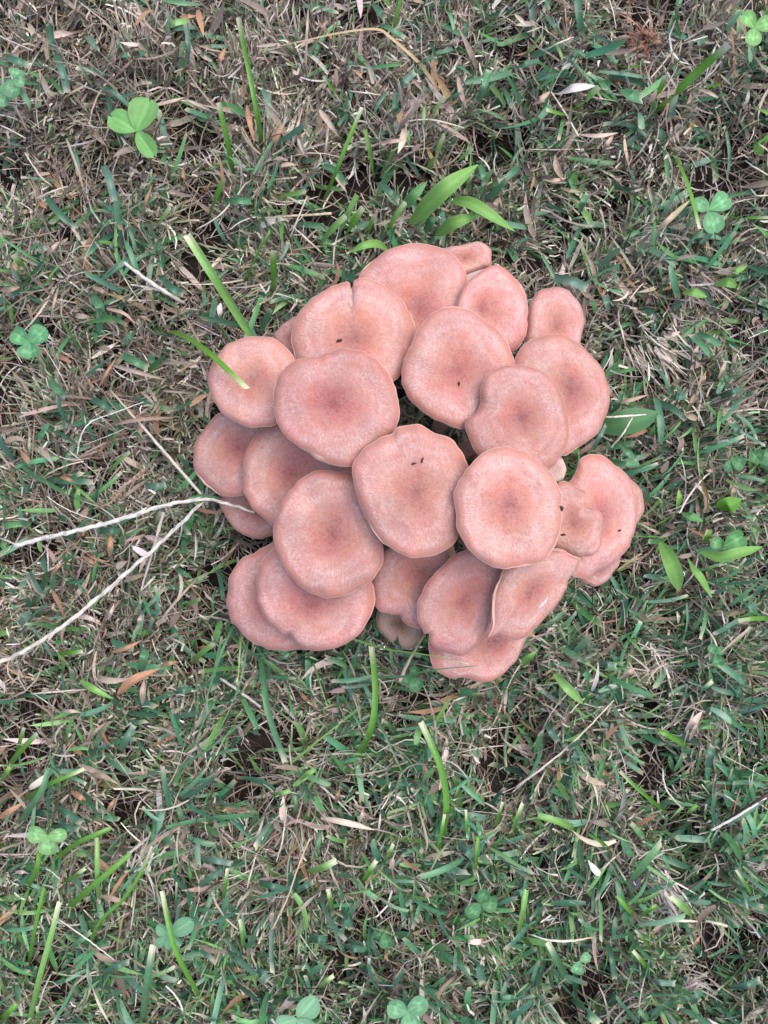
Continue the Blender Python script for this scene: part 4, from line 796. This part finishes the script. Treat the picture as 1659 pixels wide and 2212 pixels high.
for z_, pts, wd in [('1', [(310,160),(330,250),(350,330)], 18), ('1', [(360,350),(400,450),(435,600)], 15), ('1', [(10,365),(100,390),(190,425)], 16), ('1', [(570,230),(600,280),(650,325)], 17), ('1', [(670,1070),(710,1170),(740,1310)], 16), ('1', [(1215,410),(1220,280),(1205,150)], 12), ('1', [(650,560),(740,600),(830,680)], 14),
                    ('1', [(300,1270),(380,1380),(490,1480)], 14), ('1', [(770,355),(800,350),(845,355)], 14), ('1', [(870,380),(905,350),(940,325)], 14), ('1', [(1450,1310),(1540,1300),(1630,1305)], 14), ('2', [(1030,405),(1100,385),(1180,370)], 14), ('2', [(760,20),(800,70),(840,130)], 20), ('2', [(1440,660),(1480,560),(1510,450)], 14),
                    ('2', [(910,590),(960,530),(1030,465)], 14), ('2', [(905,770),(900,700),(905,600)], 12), ('2', [(430,1070),(520,1110),(580,1200)], 14), ('2', [(800,1175),(860,1240),(930,1310)], 17), ('2', [(1450,1065),(1475,1130),(1485,1200)], 13), ('2', [(800,160),(880,190),(965,245)], 14),
                    ('3', [(715,570),(770,610),(850,640)], 26), ('3', [(440,200),(520,150),(590,95)], 16), ('3', [(330,250),(280,170),(220,100)], 14), ('3', [(440,1380),(460,1310),(495,1250)], 14), ('3', [(0,440),(80,420),(180,390)], 14), ('3', [(390,310),(440,330),(480,370)], 14),
                    ('4', [(600,260),(640,320),(660,370)], 18), ('4', [(790,640),(870,680),(960,725)], 17), ('4', [(310,790),(370,860),(430,920)], 18), ('4', [(815,600),(840,540),(855,480)], 13), ('4', [(1060,160),(1120,210),(1190,250)], 15), ('4', [(590,930),(660,960),(730,1020)], 15), ('4', [(940,1490),(1010,1490),(1080,1485)], 14),
                    ('5', [(270,140),(380,160),(490,210)], 19), ('5', [(630,360),(620,310),(605,250)], 14), ('5', [(1200,495),(1270,530),(1350,575)], 14), ('5', [(1020,915),(1080,912),(1140,905)], 14), ('5', [(1060,970),(1080,920),(1085,850)], 14), ('5', [(1350,915),(1430,880),(1500,865)], 14), ('5', [(640,1330),(740,1350),(830,1345)], 14), ('5', [(690,1200),(750,1270),(810,1330)], 14), ('5', [(520,1260),(570,1170),(610,1090)], 12), ('5', [(1440,1200),(1460,1130),(1430,1070)], 14), ('5', [(640,1030),(690,950),(710,890)], 10),
                    ('6', [(190,380),(230,460),(285,550)], 14), ('6', [(640,120),(710,120),(780,125)], 14), ('6', [(780,1550),(820,1470),(870,1380)], 14), ('6', [(910,1030),(930,950),(945,890)], 18), ('6', [(1120,1165),(1180,1155),(1240,1150)], 15), ('6', [(130,740),(150,690),(185,640)], 18),
                    ('9', [(350,250),(430,290),(530,360)], 18), ('9', [(340,390),(420,385),(520,395)], 17), ('9', [(1460,1165),(1540,1240),(1659,1340)], 16), ('9', [(1290,770),(1370,710),(1440,660)], 14), ('9', [(460,1165),(520,1120),(590,1060)], 14), ('9', [(670,1330),(750,1290),(840,1255)], 14), ('9', [(1310,600),(1400,600),(1500,620)], 14),
                    ('10', [(1285,350),(1330,370),(1380,395)], 16), ('10', [(1310,495),(1370,540),(1430,600)], 18), ('10', [(560,920),(590,980),(620,1050)], 17), ('10', [(560,1150),(630,1170),(710,1175)], 14), ('10', [(340,1095),(400,1110),(460,1120)], 17), ('10', [(20,740),(100,765),(180,785)], 13), ('10', [(250,810),(310,770),(375,735)], 13), ('10', [(0,1300),(40,1340),(80,1380)], 17), ('10', [(1380,1230),(1440,1290),(1470,1400)], 17),
                    ('8', [(560,985),(620,990),(680,1000)], 14), ('8', [(430,1010),(470,1040),(520,1090)], 15), ('8', [(1480,640),(1530,620),(1590,600)], 12), ('8', [(380,1640),(410,1590),(430,1520)], 14), ('8', [(1270,1659),(1290,1580),(1300,1510)], 14), ('8', [(220,1360),(250,1420),(300,1490)], 13), ('11', [(0,820),(50,810),(95,815)], 14), ('11', [(1150,1530),(1190,1490),(1230,1440)], 14), ('11', [(1420,1420),(1520,1410),(1610,1370)], 14), ('11', [(880,1370),(960,1390),(1060,1395)], 13), ('11', [(620,1130),(650,1250),(665,1370)], 12)]:
    k_ = int(rng.choice(4)); gb(auto('lawn blade', G(z_, pts), wd, ['teal green', 'dark green', 'grey-green', 'mid green'][k_]), G(z_, pts), [15, 22, 19], wd, [(0.085, 0.195, 0.125), (0.065, 0.155, 0.095), (0.13, 0.235, 0.17), (0.10, 0.25, 0.12)][k_], (0.52, 0.48, 0.38) if rng.uniform() < .7 else None, group='frayed blue-green blades')

# broad-leaved grass seedlings
def seedling(label, root_uv, leaves, cat='seedling', z0=2):
    r = empty('grass_seedling', tuple(map(float, at(*root_uv, z0 / 1000)))); tag(r, label, cat)
    for pts, z, wd, c in leaves: blade('leaf', None, None, pts, z, wd, c, None, None, None, 'lance', M_leaf, 0.28, 0.15, None, r, 18)
    return r
seedling('broad-leaved light green seedling with dew beside the scalloped mushroom', (905, 500),
    [(G('2', [(1000,1450),(1110,1330),(1250,1200),(1440,1065)]), [14,26,34,36], 42, LIGHT), (G('2', [(1240,1300),(1380,1310),(1520,1390),(1680,1500)]), [20,30,32,26], 29, LIGHT),
     (G('2', [(1170,1525),(1260,1455),(1350,1420),(1450,1395)]), [16,26,28,26], 28, LIGHT), (G('2', [(950,1345),(1020,1270),(1110,1175)]), [20,28,28], 24, (.14,.32,.12)),
     (G('2', [(1110,1580),(1150,1550),(1195,1530)]), [12,18,18], 20, BLUE), (G('2', [(1095,1480),(1130,1440),(1170,1400)]), [14,20,20], 22, BLUE), (G('2', [(840,1470),(870,1440),(905,1400)]), [14,20,20], 14, LIGHT)])
seedling('light green leaf curling out from the scalloped mushroom rim', (838, 545), [(G('2', [(860,1625),(790,1580),(700,1590),(600,1640)]), [26,40,44,40], 18, LIGHT)])
seedling('seedling with two long dewy leaves in the grass beyond the ear-shaped mushroom', (1440, 1165),
    [(G('8', [(960,195),(1020,300),(1060,410),(1085,515)]), [24,30,30,22], 34, LIGHT), (G('8', [(1140,300),(1190,380),(1240,450),(1298,555)]), [20,28,28,20], 22, LIGHT), (G('8', [(935,270),(945,235),(965,200)]), [16,22,24], 14, LIGHT)])
seedling('seedling with one long toothed leaf beside a round clover leaf', (1520, 1190), [(G('8', [(1215,255),(1350,290),(1480,260),(1625,225)]), [22,30,32,28], 26, LIGHT), (G('8', [(1240,200),(1270,160),(1295,110)]), [16,22,22], 15, BRIGHT)])
seedling('seedling with two small bright leaves amid cobwebbed stems', (1530, 620), [(G('5', [(1455,195),(1400,170),(1310,185)]), [24,28,22], 20, LIGHT), (G('5', [(1105,235),(1180,235),(1265,265)]), [22,27,22], 18, LIGHT), (G('5', [(1390,135),(1450,100),(1525,65)]), [20,27,24], 14, LIGHT)])
seedling('seedling with a broad bright leaf near the grey clover patch', (1560, 1105), [(G('5', [(1340,1640),(1400,1615),(1485,1580)]), [20,26,24], 36, BRIGHT), (G('5', [(1075,1640),(1085,1580),(1080,1510)]), [16,24,24], 20, LIGHT), (G('8', [(1100,0),(1160,25),(1240,60)]), [18,24,22], 20, (.12,.29,.10))])
seedling('pointed light green leaf standing in the grass past the blade-touched clover', (1630, 320), [(G('3', [(1575,1000),(1620,930),(1690,850)]), [14,26,30], 24, LIGHT), (G('3', [(1590,700),(1640,720),(1700,760)]), [14,24,26], 16, LIGHT)])
seedling('dark green heart-shaped leaf beside the ringed mushroom', (1310, 925), [(G('5', [(560,1110),(680,1085),(800,1060),(950,1010)]), [15,20,21,17], 60, (.085, .21, .085))])

# clover
def leaflet_mesh(parent, J, tipdir, length, width, c, notch=0.1, tilt=0.0, bl=None):
    d = tipdir / np.linalg.norm(tipdir); sd = np.array([-d[1], d[0], 0.0]); ns, nt_ = 13, 9; fold_ = rng.uniform(.05, .3); wob = rng.uniform(0, 6.28)
    V, CC = [], []
    for s in np.linspace(0, 1, ns):
        w_ = np.interp(s, [0, .06, .2, .4, .6, .78, .9, .97, 1], [.06, .26, .62, .9, 1.0, .92, .70, .42, .16])
        for t in np.linspace(-1, 1, nt_):
            x_ = s * length * (1 - notch * math.exp(-(t / .35) ** 2) * s ** 6)
            zz = abs(t) * w_ * width * fold_ - 0.18 * s * s * length * 0.5 + tilt * s * length + 0.02 * width * math.sin(7 * s + wob + 3 * t)
            V.append(J + d * x_ + sd * t * w_ * width / 2 + np.array([0, 0, zz + 0.0003]))
            k = 1 + 0.10 * math.cos(t * 14) * (1 - .5 * s) - 0.10 * abs(t)
            col_ = np.array(c) * k
            if bl and abs(s - (0.62 - 0.25 * abs(t))) < 0.09 and abs(t) < .75: col_ = col_ * 1.3 + 0.035
            if abs(t) < .1: col_ = col_ * 1.12
            CC.append(col_)
    i = np.arange(ns * nt_).reshape(ns, nt_)
    Fc = np.stack([i[:-1, :-1], i[1:, :-1], i[1:, 1:], i[:-1, 1:]], -1).reshape(-1, 4)
    return mesh_obj('leaflet', np.array(V), Fc[:, ::-1], M_leaf, parent, np.array(CC))
def clover(label, J, leaves, z, c, root=None, chev=True):
    z = z + (8 if z < 27 else 5)
    ju = at(*J, z / 1000.0); ru = at(*(root or (J[0] + rng.uniform(-18, 18), J[1] + rng.uniform(-18, 18))), 0.002)
    r = empty('clover', tuple(map(float, ru))); tag(r, label, 'clover')
    k = (CAM_H - z / 1000) / F
    for (u, v, ln, wd) in leaves:
        p = at(u, v, z / 1000.0); d = p - ju
        leaflet_mesh(r, ju + np.array([0, 0, rng.uniform(0, .0006)]), d, ln * k, wd * k, np.array(c) * rng.normal(1, .06), bl=chev, tilt=rng.uniform(-.05, .12))
    tube('petiole', [ru, (ru * .5 + ju * .5) + np.array([.001, .001, 0]), ju], [0.0005, 0.00045, 0.0004], M_leaf, r, 6, 8, [DEEP, LIGHT, LIGHT])
    return r
CLV, CLB, CLD = (0.19, 0.42, 0.13), (0.15, 0.34, 0.17), (0.08, 0.22, 0.09)
clover('large light green clover leaf standing clear of the brown thatch', (296, 286), [(313,243,78,66), (268,268,72,52), (322,322,66,40)], 36, CLV, (275, 318), False)
clover('clover leaf at the lawn edge with pale veins, three round leaflets', (1628, 63), [(1612,47,42,36), (1660,52,48,38), (1624,88,40,36)], 34, CLV)
clover('clover leaf touched by the tip of a curved bright blade', (1532, 455), [(1510,443,42,34), (1557,438,52,44), (1541,490,52,48)], 30, (0.14, 0.36, 0.16))
clover('clover leaf with nibbled brown-edged leaflets', (66, 742), [(40,725,46,40), (90,722,48,44), (68,770,34,52)], 28, (0.12, 0.33, 0.15))
clover('bluish clover leaf with a white water mark', (33, 172), [(30,185,42,40), (38,160,24,38), (50,180,24,30)], 26, CLB)
clover('small bluish clover leaflets half sunk at the lawn border', (0, 200), [(10,225,34,30), (16,190,30,22)], 22, CLB)
clover('pale green clover leaf beside two slanting blades', (105, 1805), [(78,1800,46,38), (132,1801,42,30), (108,1838,42,42)], 32, (0.22, 0.44, 0.17))
clover('grey-green clover leaf with split leaflets under a bright blade', (368, 2015), [(345,2000,34,26), (340,2038,40,22), (370,2050,34,22), (400,1998,56,40), (392,2040,36,20)], 24, (0.17, 0.36, 0.21), None, False)
clover('clover leaf with white-mottled leaflets at the near border of lawn', (643, 2198), [(668,2170,62,50), (610,2208,48,40), (672,2220,52,44)], 34, (0.24, 0.46, 0.27), None, False)
clover('flat three-part clover leaf beside the white-mottled one', (880, 2184), [(850,2172,46,44), (912,2160,50,42), (890,2225,50,46)], 34, (0.16, 0.37, 0.19))
clover('half-hidden clover leaf crossed by a pale straw bit', (1037, 1950), [(1018,1968,40,34), (1060,1950,38,36), (1045,1925,34,30)], 22, CLD)
clover('tiny dark clover leaf deep in the grass', (830, 2012), [(836,2034,34,32), (820,2020,22,20)], 18, CLD)
clover('dark clover leaflets behind the dry bent stem', (888, 1462), [(898,1478,34,34), (872,1472,26,22), (895,1450,26,24)], 20, CLD)
clover('round green clover leaflets beside the long toothed leaf', (1560, 1180), [(1590,1165,52,46), (1545,1172,28,30)], 24, (0.11, 0.30, 0.10))
clover('dark clover leaf sunk in shade near the heart-shaped leaf', (1578, 992), [(1592,1000,34,32), (1572,1012,28,22)], 18, CLD)
clover('broad dark clover leaf at the grass border next to the sunk one', (1640, 1000), [(1628,985,30,36), (1665,985,40,40)], 18, CLD)
clover('small dark clover leaf under the straw-strewn grass', (1544, 1412), [(1548,1428,28,28), (1536,1400,24,22), (1558,1402,22,20)], 18, CLD)
clover('small teal clover leaf in the greenest grass', (1252, 2075), [(1246,2090,30,30), (1262,2068,26,22)], 22, CLB)

# dew
def drop(label, uv, z, r):
    p = at(*uv, z / 1000.0); V, Fc = [], []
    nu, nv_ = 16, 9
    for a in range(nv_ + 1):
        ph = math.pi * a / nv_
        for b in range(nu):
            t = 2 * math.pi * b / nu; V.append(p + r / 1000 * np.array([math.sin(ph) * math.cos(t), math.sin(ph) * math.sin(t), 0.82 * math.cos(ph) * (1 - .12 * math.cos(ph))]))
    i = np.arange((nv_ + 1) * nu).reshape(nv_ + 1, nu); j = np.roll(i, -1, 1)
    Fc = np.stack([i[:-1], i[1:], j[1:], j[:-1]], -1).reshape(-1, 4)
    return tag(mesh_obj('dew_drop', np.array(V), Fc, M_drop, None, origin=p), label, 'dew drop', 'dew drops on leaves')
drop('dew drop at the tip of the broadest seedling leaf', G('2', [(1342,1060)])[0], 33, 1.0)
drop('dew drop where two broad seedling leaves meet', G('2', [(1262,1303)])[0], 30, 1.0)
drop('dew drop on the third seedling leaf near its tip', G('2', [(1402,1412)])[0], 29, 1.0)
drop('dew drop on the small leaf beside the scalloped mushroom', G('2', [(1182,1415)])[0], 23, 0.8)
drop('dew drop beside the long dewy seedling leaf', G('8', [(1103,402)])[0], 28, 1.0)
drop('dew drop at the point of the narrower dewy leaf', G('8', [(1278,548)])[0], 21, 0.9)
drop('dew drop below the tan split mushroom', G('7', [(815,325)])[0], 40, 1.2)

# dirt specks on the caps
def speck(label, uv, z, r, ang=0.4):
    p = at(*uv, z / 1000.0); V = []
    nu, nv_ = 9, 5
    for a in range(nv_ + 1):
        ph = math.pi * a / nv_
        for b in range(nu):
            t = 2 * math.pi * b / nu; k = 0.85 * r / 1000 * rng.uniform(.45, 1.35); q = np.array([1.5 * math.sin(ph) * math.cos(t), .8 * math.sin(ph) * math.sin(t), .55 * math.cos(ph)]) * k
            V.append(p + np.array([q[0] * math.cos(ang) - q[1] * math.sin(ang), q[0] * math.sin(ang) + q[1] * math.cos(ang), q[2]]))
    i = np.arange((nv_ + 1) * nu).reshape(nv_ + 1, nu); j = np.roll(i, -1, 1)
    Fc = np.stack([i[:-1], i[1:], j[1:], j[:-1]], -1).reshape(-1, 4)
    return tag(mesh_obj('dirt_speck', np.array(V), Fc, M_speck, None, origin=p), label, 'dirt speck', 'dirt specks on the caps')
from mathutils import Vector
from mathutils.bvhtree import BVHTree
bpy.context.view_layer.update()
caps = []
for o in bpy.data.objects:
    if o.name.split('.')[0] == 'cap':
        mw = o.matrix_world; caps.append(BVHTree.FromPolygons([mw @ v.co for v in o.data.vertices], [list(p.vertices) for p in o.data.polygons]))
def cap_height(u, v):                      # height of the topmost cap under that spot
    best = 0.03; r = Vector(((u - 829.5) / F, -(v - 1106.0) / F, -1.0)).normalized()
    for b in caps:
        hit_ = b.ray_cast(Vector((0, 0, CAM_H)), r)
        if hit_[0] is not None: best = max(best, hit_[0].z)
    return best * 1000
for label, uv, r, an in [('dark speck on the mushroom with the pinched slit', Q('a', [(997,718)])[0], .9, .4), ('round dark speck of the close pair on the middle mushroom', Q('a', [(1493,1530)])[0], .6, .2),
                         ('longer dark speck of the close pair on the middle mushroom', Q('a', [(1547,1505)])[0], .8, 1.2), ('pale grey fleck on the mushroom beside the notched one', Q('b', [(440,1005)])[0], .7, 1.6),
                         ('dark oval speck on the ear-shaped mushroom', Q('d', [(1050,348)])[0], 1.0, -.8), ('dark speck by the ear-shaped mushroom base', Q('d', [(1065,515)])[0], .7, .1),
                         ('single dark speck near the rim of the lopsided mushroom', Q('d', [(1413,490)])[0], .6, .3)]:
    speck(label, uv, cap_height(*uv) + 0.05, r, an)
def trim(name, key, pts, wd, c, dz=.5, roll=0.0, shape='lance'):
    root = next(r for l, r in MUSH.items() if key in l)
    return blade(name, None, None, pts, [cap_height(*p) + dz for p in pts], wd, c, None, None, None, shape, M_lip, 0.15, 0, roll, root, 18)
trim('raised_edge', 'pale raised edge', Q('d', [(600,1152),(632,1085),(630,1000),(634,920),(648,850),(690,760)]), 6, (.7, .5, .42))
trim('raised_edge', 'pale raised edge', Q('d', [(985,606),(1050,615),(1108,640),(1160,668)]), 5, (.7, .5, .42))
trim('rim_fold', 'pinched slit', Q('a', [(1080,372),(1079,410),(1078,450),(1075,500)]), 12, (.7, .5, .45), .3)
# pale underside of the curled cap
r_ = next(r for l, r in MUSH.items() if 'white underside' in l)
top_ = Q('b', [(455,296),(520,270),(590,248),(648,236)]); bot_ = Q('b', [(472,348),(520,318),(575,282),(640,244)])
Vt = [at(*p, z_) for p, z_ in zip(top_, (.045, .046, .046, .045))] + [at(*p, z_) for p, z_ in zip(bot_, (.049, .050, .050, .047))]
mesh_obj('underside', np.array(Vt), [[k_, k_ + 1, k_ + 5, k_ + 4] for k_ in range(3)], M_gill, r_)
q = Q('d', [(910,975),(950,935),(972,898)])
blade('cap_tear', 'white torn sliver on the curled mushroom cap', 'sliver', q, [cap_height(*p) + .3 for p in q], 4.5, (0.72, 0.60, 0.54), None, None, None, 'lance', M_dry, 0.1, 0, 0)

# fly resting in the grass
fp = at(1368, 1893, 0.024); fr = empty('fly', tuple(map(float, fp))); tag(fr, 'small dark fly with smoky folded wings resting in the grass', 'fly')
fd = np.array([0.26, 0.96, 0.0]); fs = np.array([0.96, -0.26, 0.0]); up = np.array([0, 0, 1.0])
def blob(name, c, rx, ry, rz, colr, parent, mat=M_fly, nu=14, nv_=9):
    V = []
    for a in range(nv_ + 1):
        ph = math.pi * a / nv_
        for b in range(nu):
            t = 2 * math.pi * b / nu; V.append(c + fd * rx * math.cos(ph) + fs * ry * math.sin(ph) * math.cos(t) + up * rz * math.sin(ph) * math.sin(t))
    i = np.arange((nv_ + 1) * nu).reshape(nv_ + 1, nu); j = np.roll(i, -1, 1)
    return mesh_obj(name, np.array(V), np.stack([i[:-1], i[1:], j[1:], j[:-1]], -1).reshape(-1, 4), mat, parent, np.tile(np.array(colr), (len(V), 1)))
fo = fp + up * 0.0016
blob('thorax', fo + fd * .0006, .0017, .0012, .0012, (.05, .045, .05), fr); blob('abdomen', fo - fd * .0022, .0024, .0012, .0010, (.06, .05, .055), fr)
hd = blob('head', fo + fd * .0027, .0008, .0011, .0009, (.10, .03, .025), fr)
for sg in (-1, 1):
    e_ = blob('eye', fo + fd * .0029 + fs * sg * .0007 + up * .0002, .0006, .0005, .0006, (.25, .05, .04), fr, M_fly, 10, 6)
    V = [fo + fd * .001 + fs * sg * .0006 + up * .0011]
    for k in range(14):
        a = k / 13; V.append(fo + fd * (.001 - .0062 * a) + fs * sg * (.0006 + .0019 * math.sin(math.pi * a ** .7) ** .8) + up * (.0013 - .0003 * a))
    for k in range(14):
        a = 1 - k / 13; V.append(fo + fd * (.001 - .0062 * a) + fs * sg * (.0003 - .0001 * a) + up * (.0014 - .0003 * a))
    V = np.array(V); mesh_obj('wing', V, [list(range(1, len(V)))], M_wing, fr, np.tile(np.array((.10, .09, .11)), (len(V), 1)))
    for lx in (.0012, .0002, -.0008):
        a = fo + fd * lx + fs * sg * .0008; b = a + fs * sg * .0016 + fd * (lx * .9) + up * .0006; c_ = a + fs * sg * .0028 + fd * (lx * 1.6) - up * .0022
        tube('leg', [a, b, c_], [.00014, .00012, .00008], M_fly, fr, 5, 7, [(.03, .03, .03), (.03, .03, .03), (.03, .03, .03)])

# wad of dead red-brown threads, cobwebby seed heads
def wad(name, label, cat, uv, z, r, nf, cols, wd, dirn=None, spr=0.5):
    c = at(*uv, z / 1000); p = np.stack([c[0] + rng.normal(0, r * .28, nf), c[1] + rng.normal(0, r * .28, nf), c[2] + rng.normal(-.002, r * .2, nf)], -1)
    cc = pal(cols, [1] * len(cols), nf, .18)
    a = U(0, 6.283, nf) if dirn is None else math.radians(dirn) + rng.normal(0, spr, nf)
    curl = rng.normal(0, 1.6 if dirn is None else .35, nf)
    V, Fc, C = ribbons(p, a, rng.normal(.15, .35, nf), U(r * .5, r * 1.7, nf), U(wd * .5, wd * 1.4, nf), rng.normal(-.3, .5, nf), curl, U(-1, 1, nf), rng.normal(0, 1, nf), cc, cc * 1.1, None, 5, 'thin')
    return tag(mesh_obj(name, V, Fc, M_dry, None, C, origin=c), label, cat)
wad('fibre_wad', 'curled wad of red-brown dead fibres in the thatch', 'fibre wad', (1394, 82), 16, .006, 70, [(.24, .12, .08), (.30, .16, .11)], .0007)
wad('fibre_wad', 'white hairy fibres at the frayed straw sheath', 'fibre wad', (1420, 505), 20, .008, 60, [(.62, .58, .54), (.7, .66, .62)], .0003, 215, .4)
wad('fibre_wad', 'bleached white fibrous grass clump beside the small round mushroom', 'fibre wad', (1370, 760), 15, .013, 34, [(.52, .46, .40), (.42, .36, .30), (.62, .57, .51)], .0008, 290, .5)
wad('fibre_wad', 'bleached fibres tangled beyond the ringed mushroom', 'fibre wad', (1430, 745), 17, .010, 30, [(.6, .54, .48), (.5, .42, .34)], .0009, 320, .3)
wad('fibre_wad', 'cobwebby grey stems beside the seedling with two small leaves', 'fibre wad', (1500, 590), 20, .012, 50, [(.46, .4, .36), (.34, .26, .22)], .0006, 310, .6)
wad('fibre_wad', 'white bleached grass head in the greenest grass', 'fibre wad', (1430, 1905), 22, .010, 50, [(.6, .53, .48), (.66, .6, .55)], .0009, 300, .4)
wad('fibre_wad', 'pale shredded straw clump near the bright slanting blades', 'fibre wad', (300, 1875), 22, .010, 45, [(.6, .54, .48), (.5, .42, .35)], .0008, 50, .35)
wad('fibre_wad', 'star-like bleached grass clump beyond the curled mushroom', 'fibre wad', (1430, 1430), 18, .010, 40, [(.56, .5, .44), (.46, .38, .31)], .0006, 280, 1.2)
wad('fibre_wad', 'grey fuzzy seed head in the green grass', 'fibre wad', (1500, 2130), 22, .006, 50, [(.36, .3, .28), (.46, .4, .36)], .0006, 320, .8)
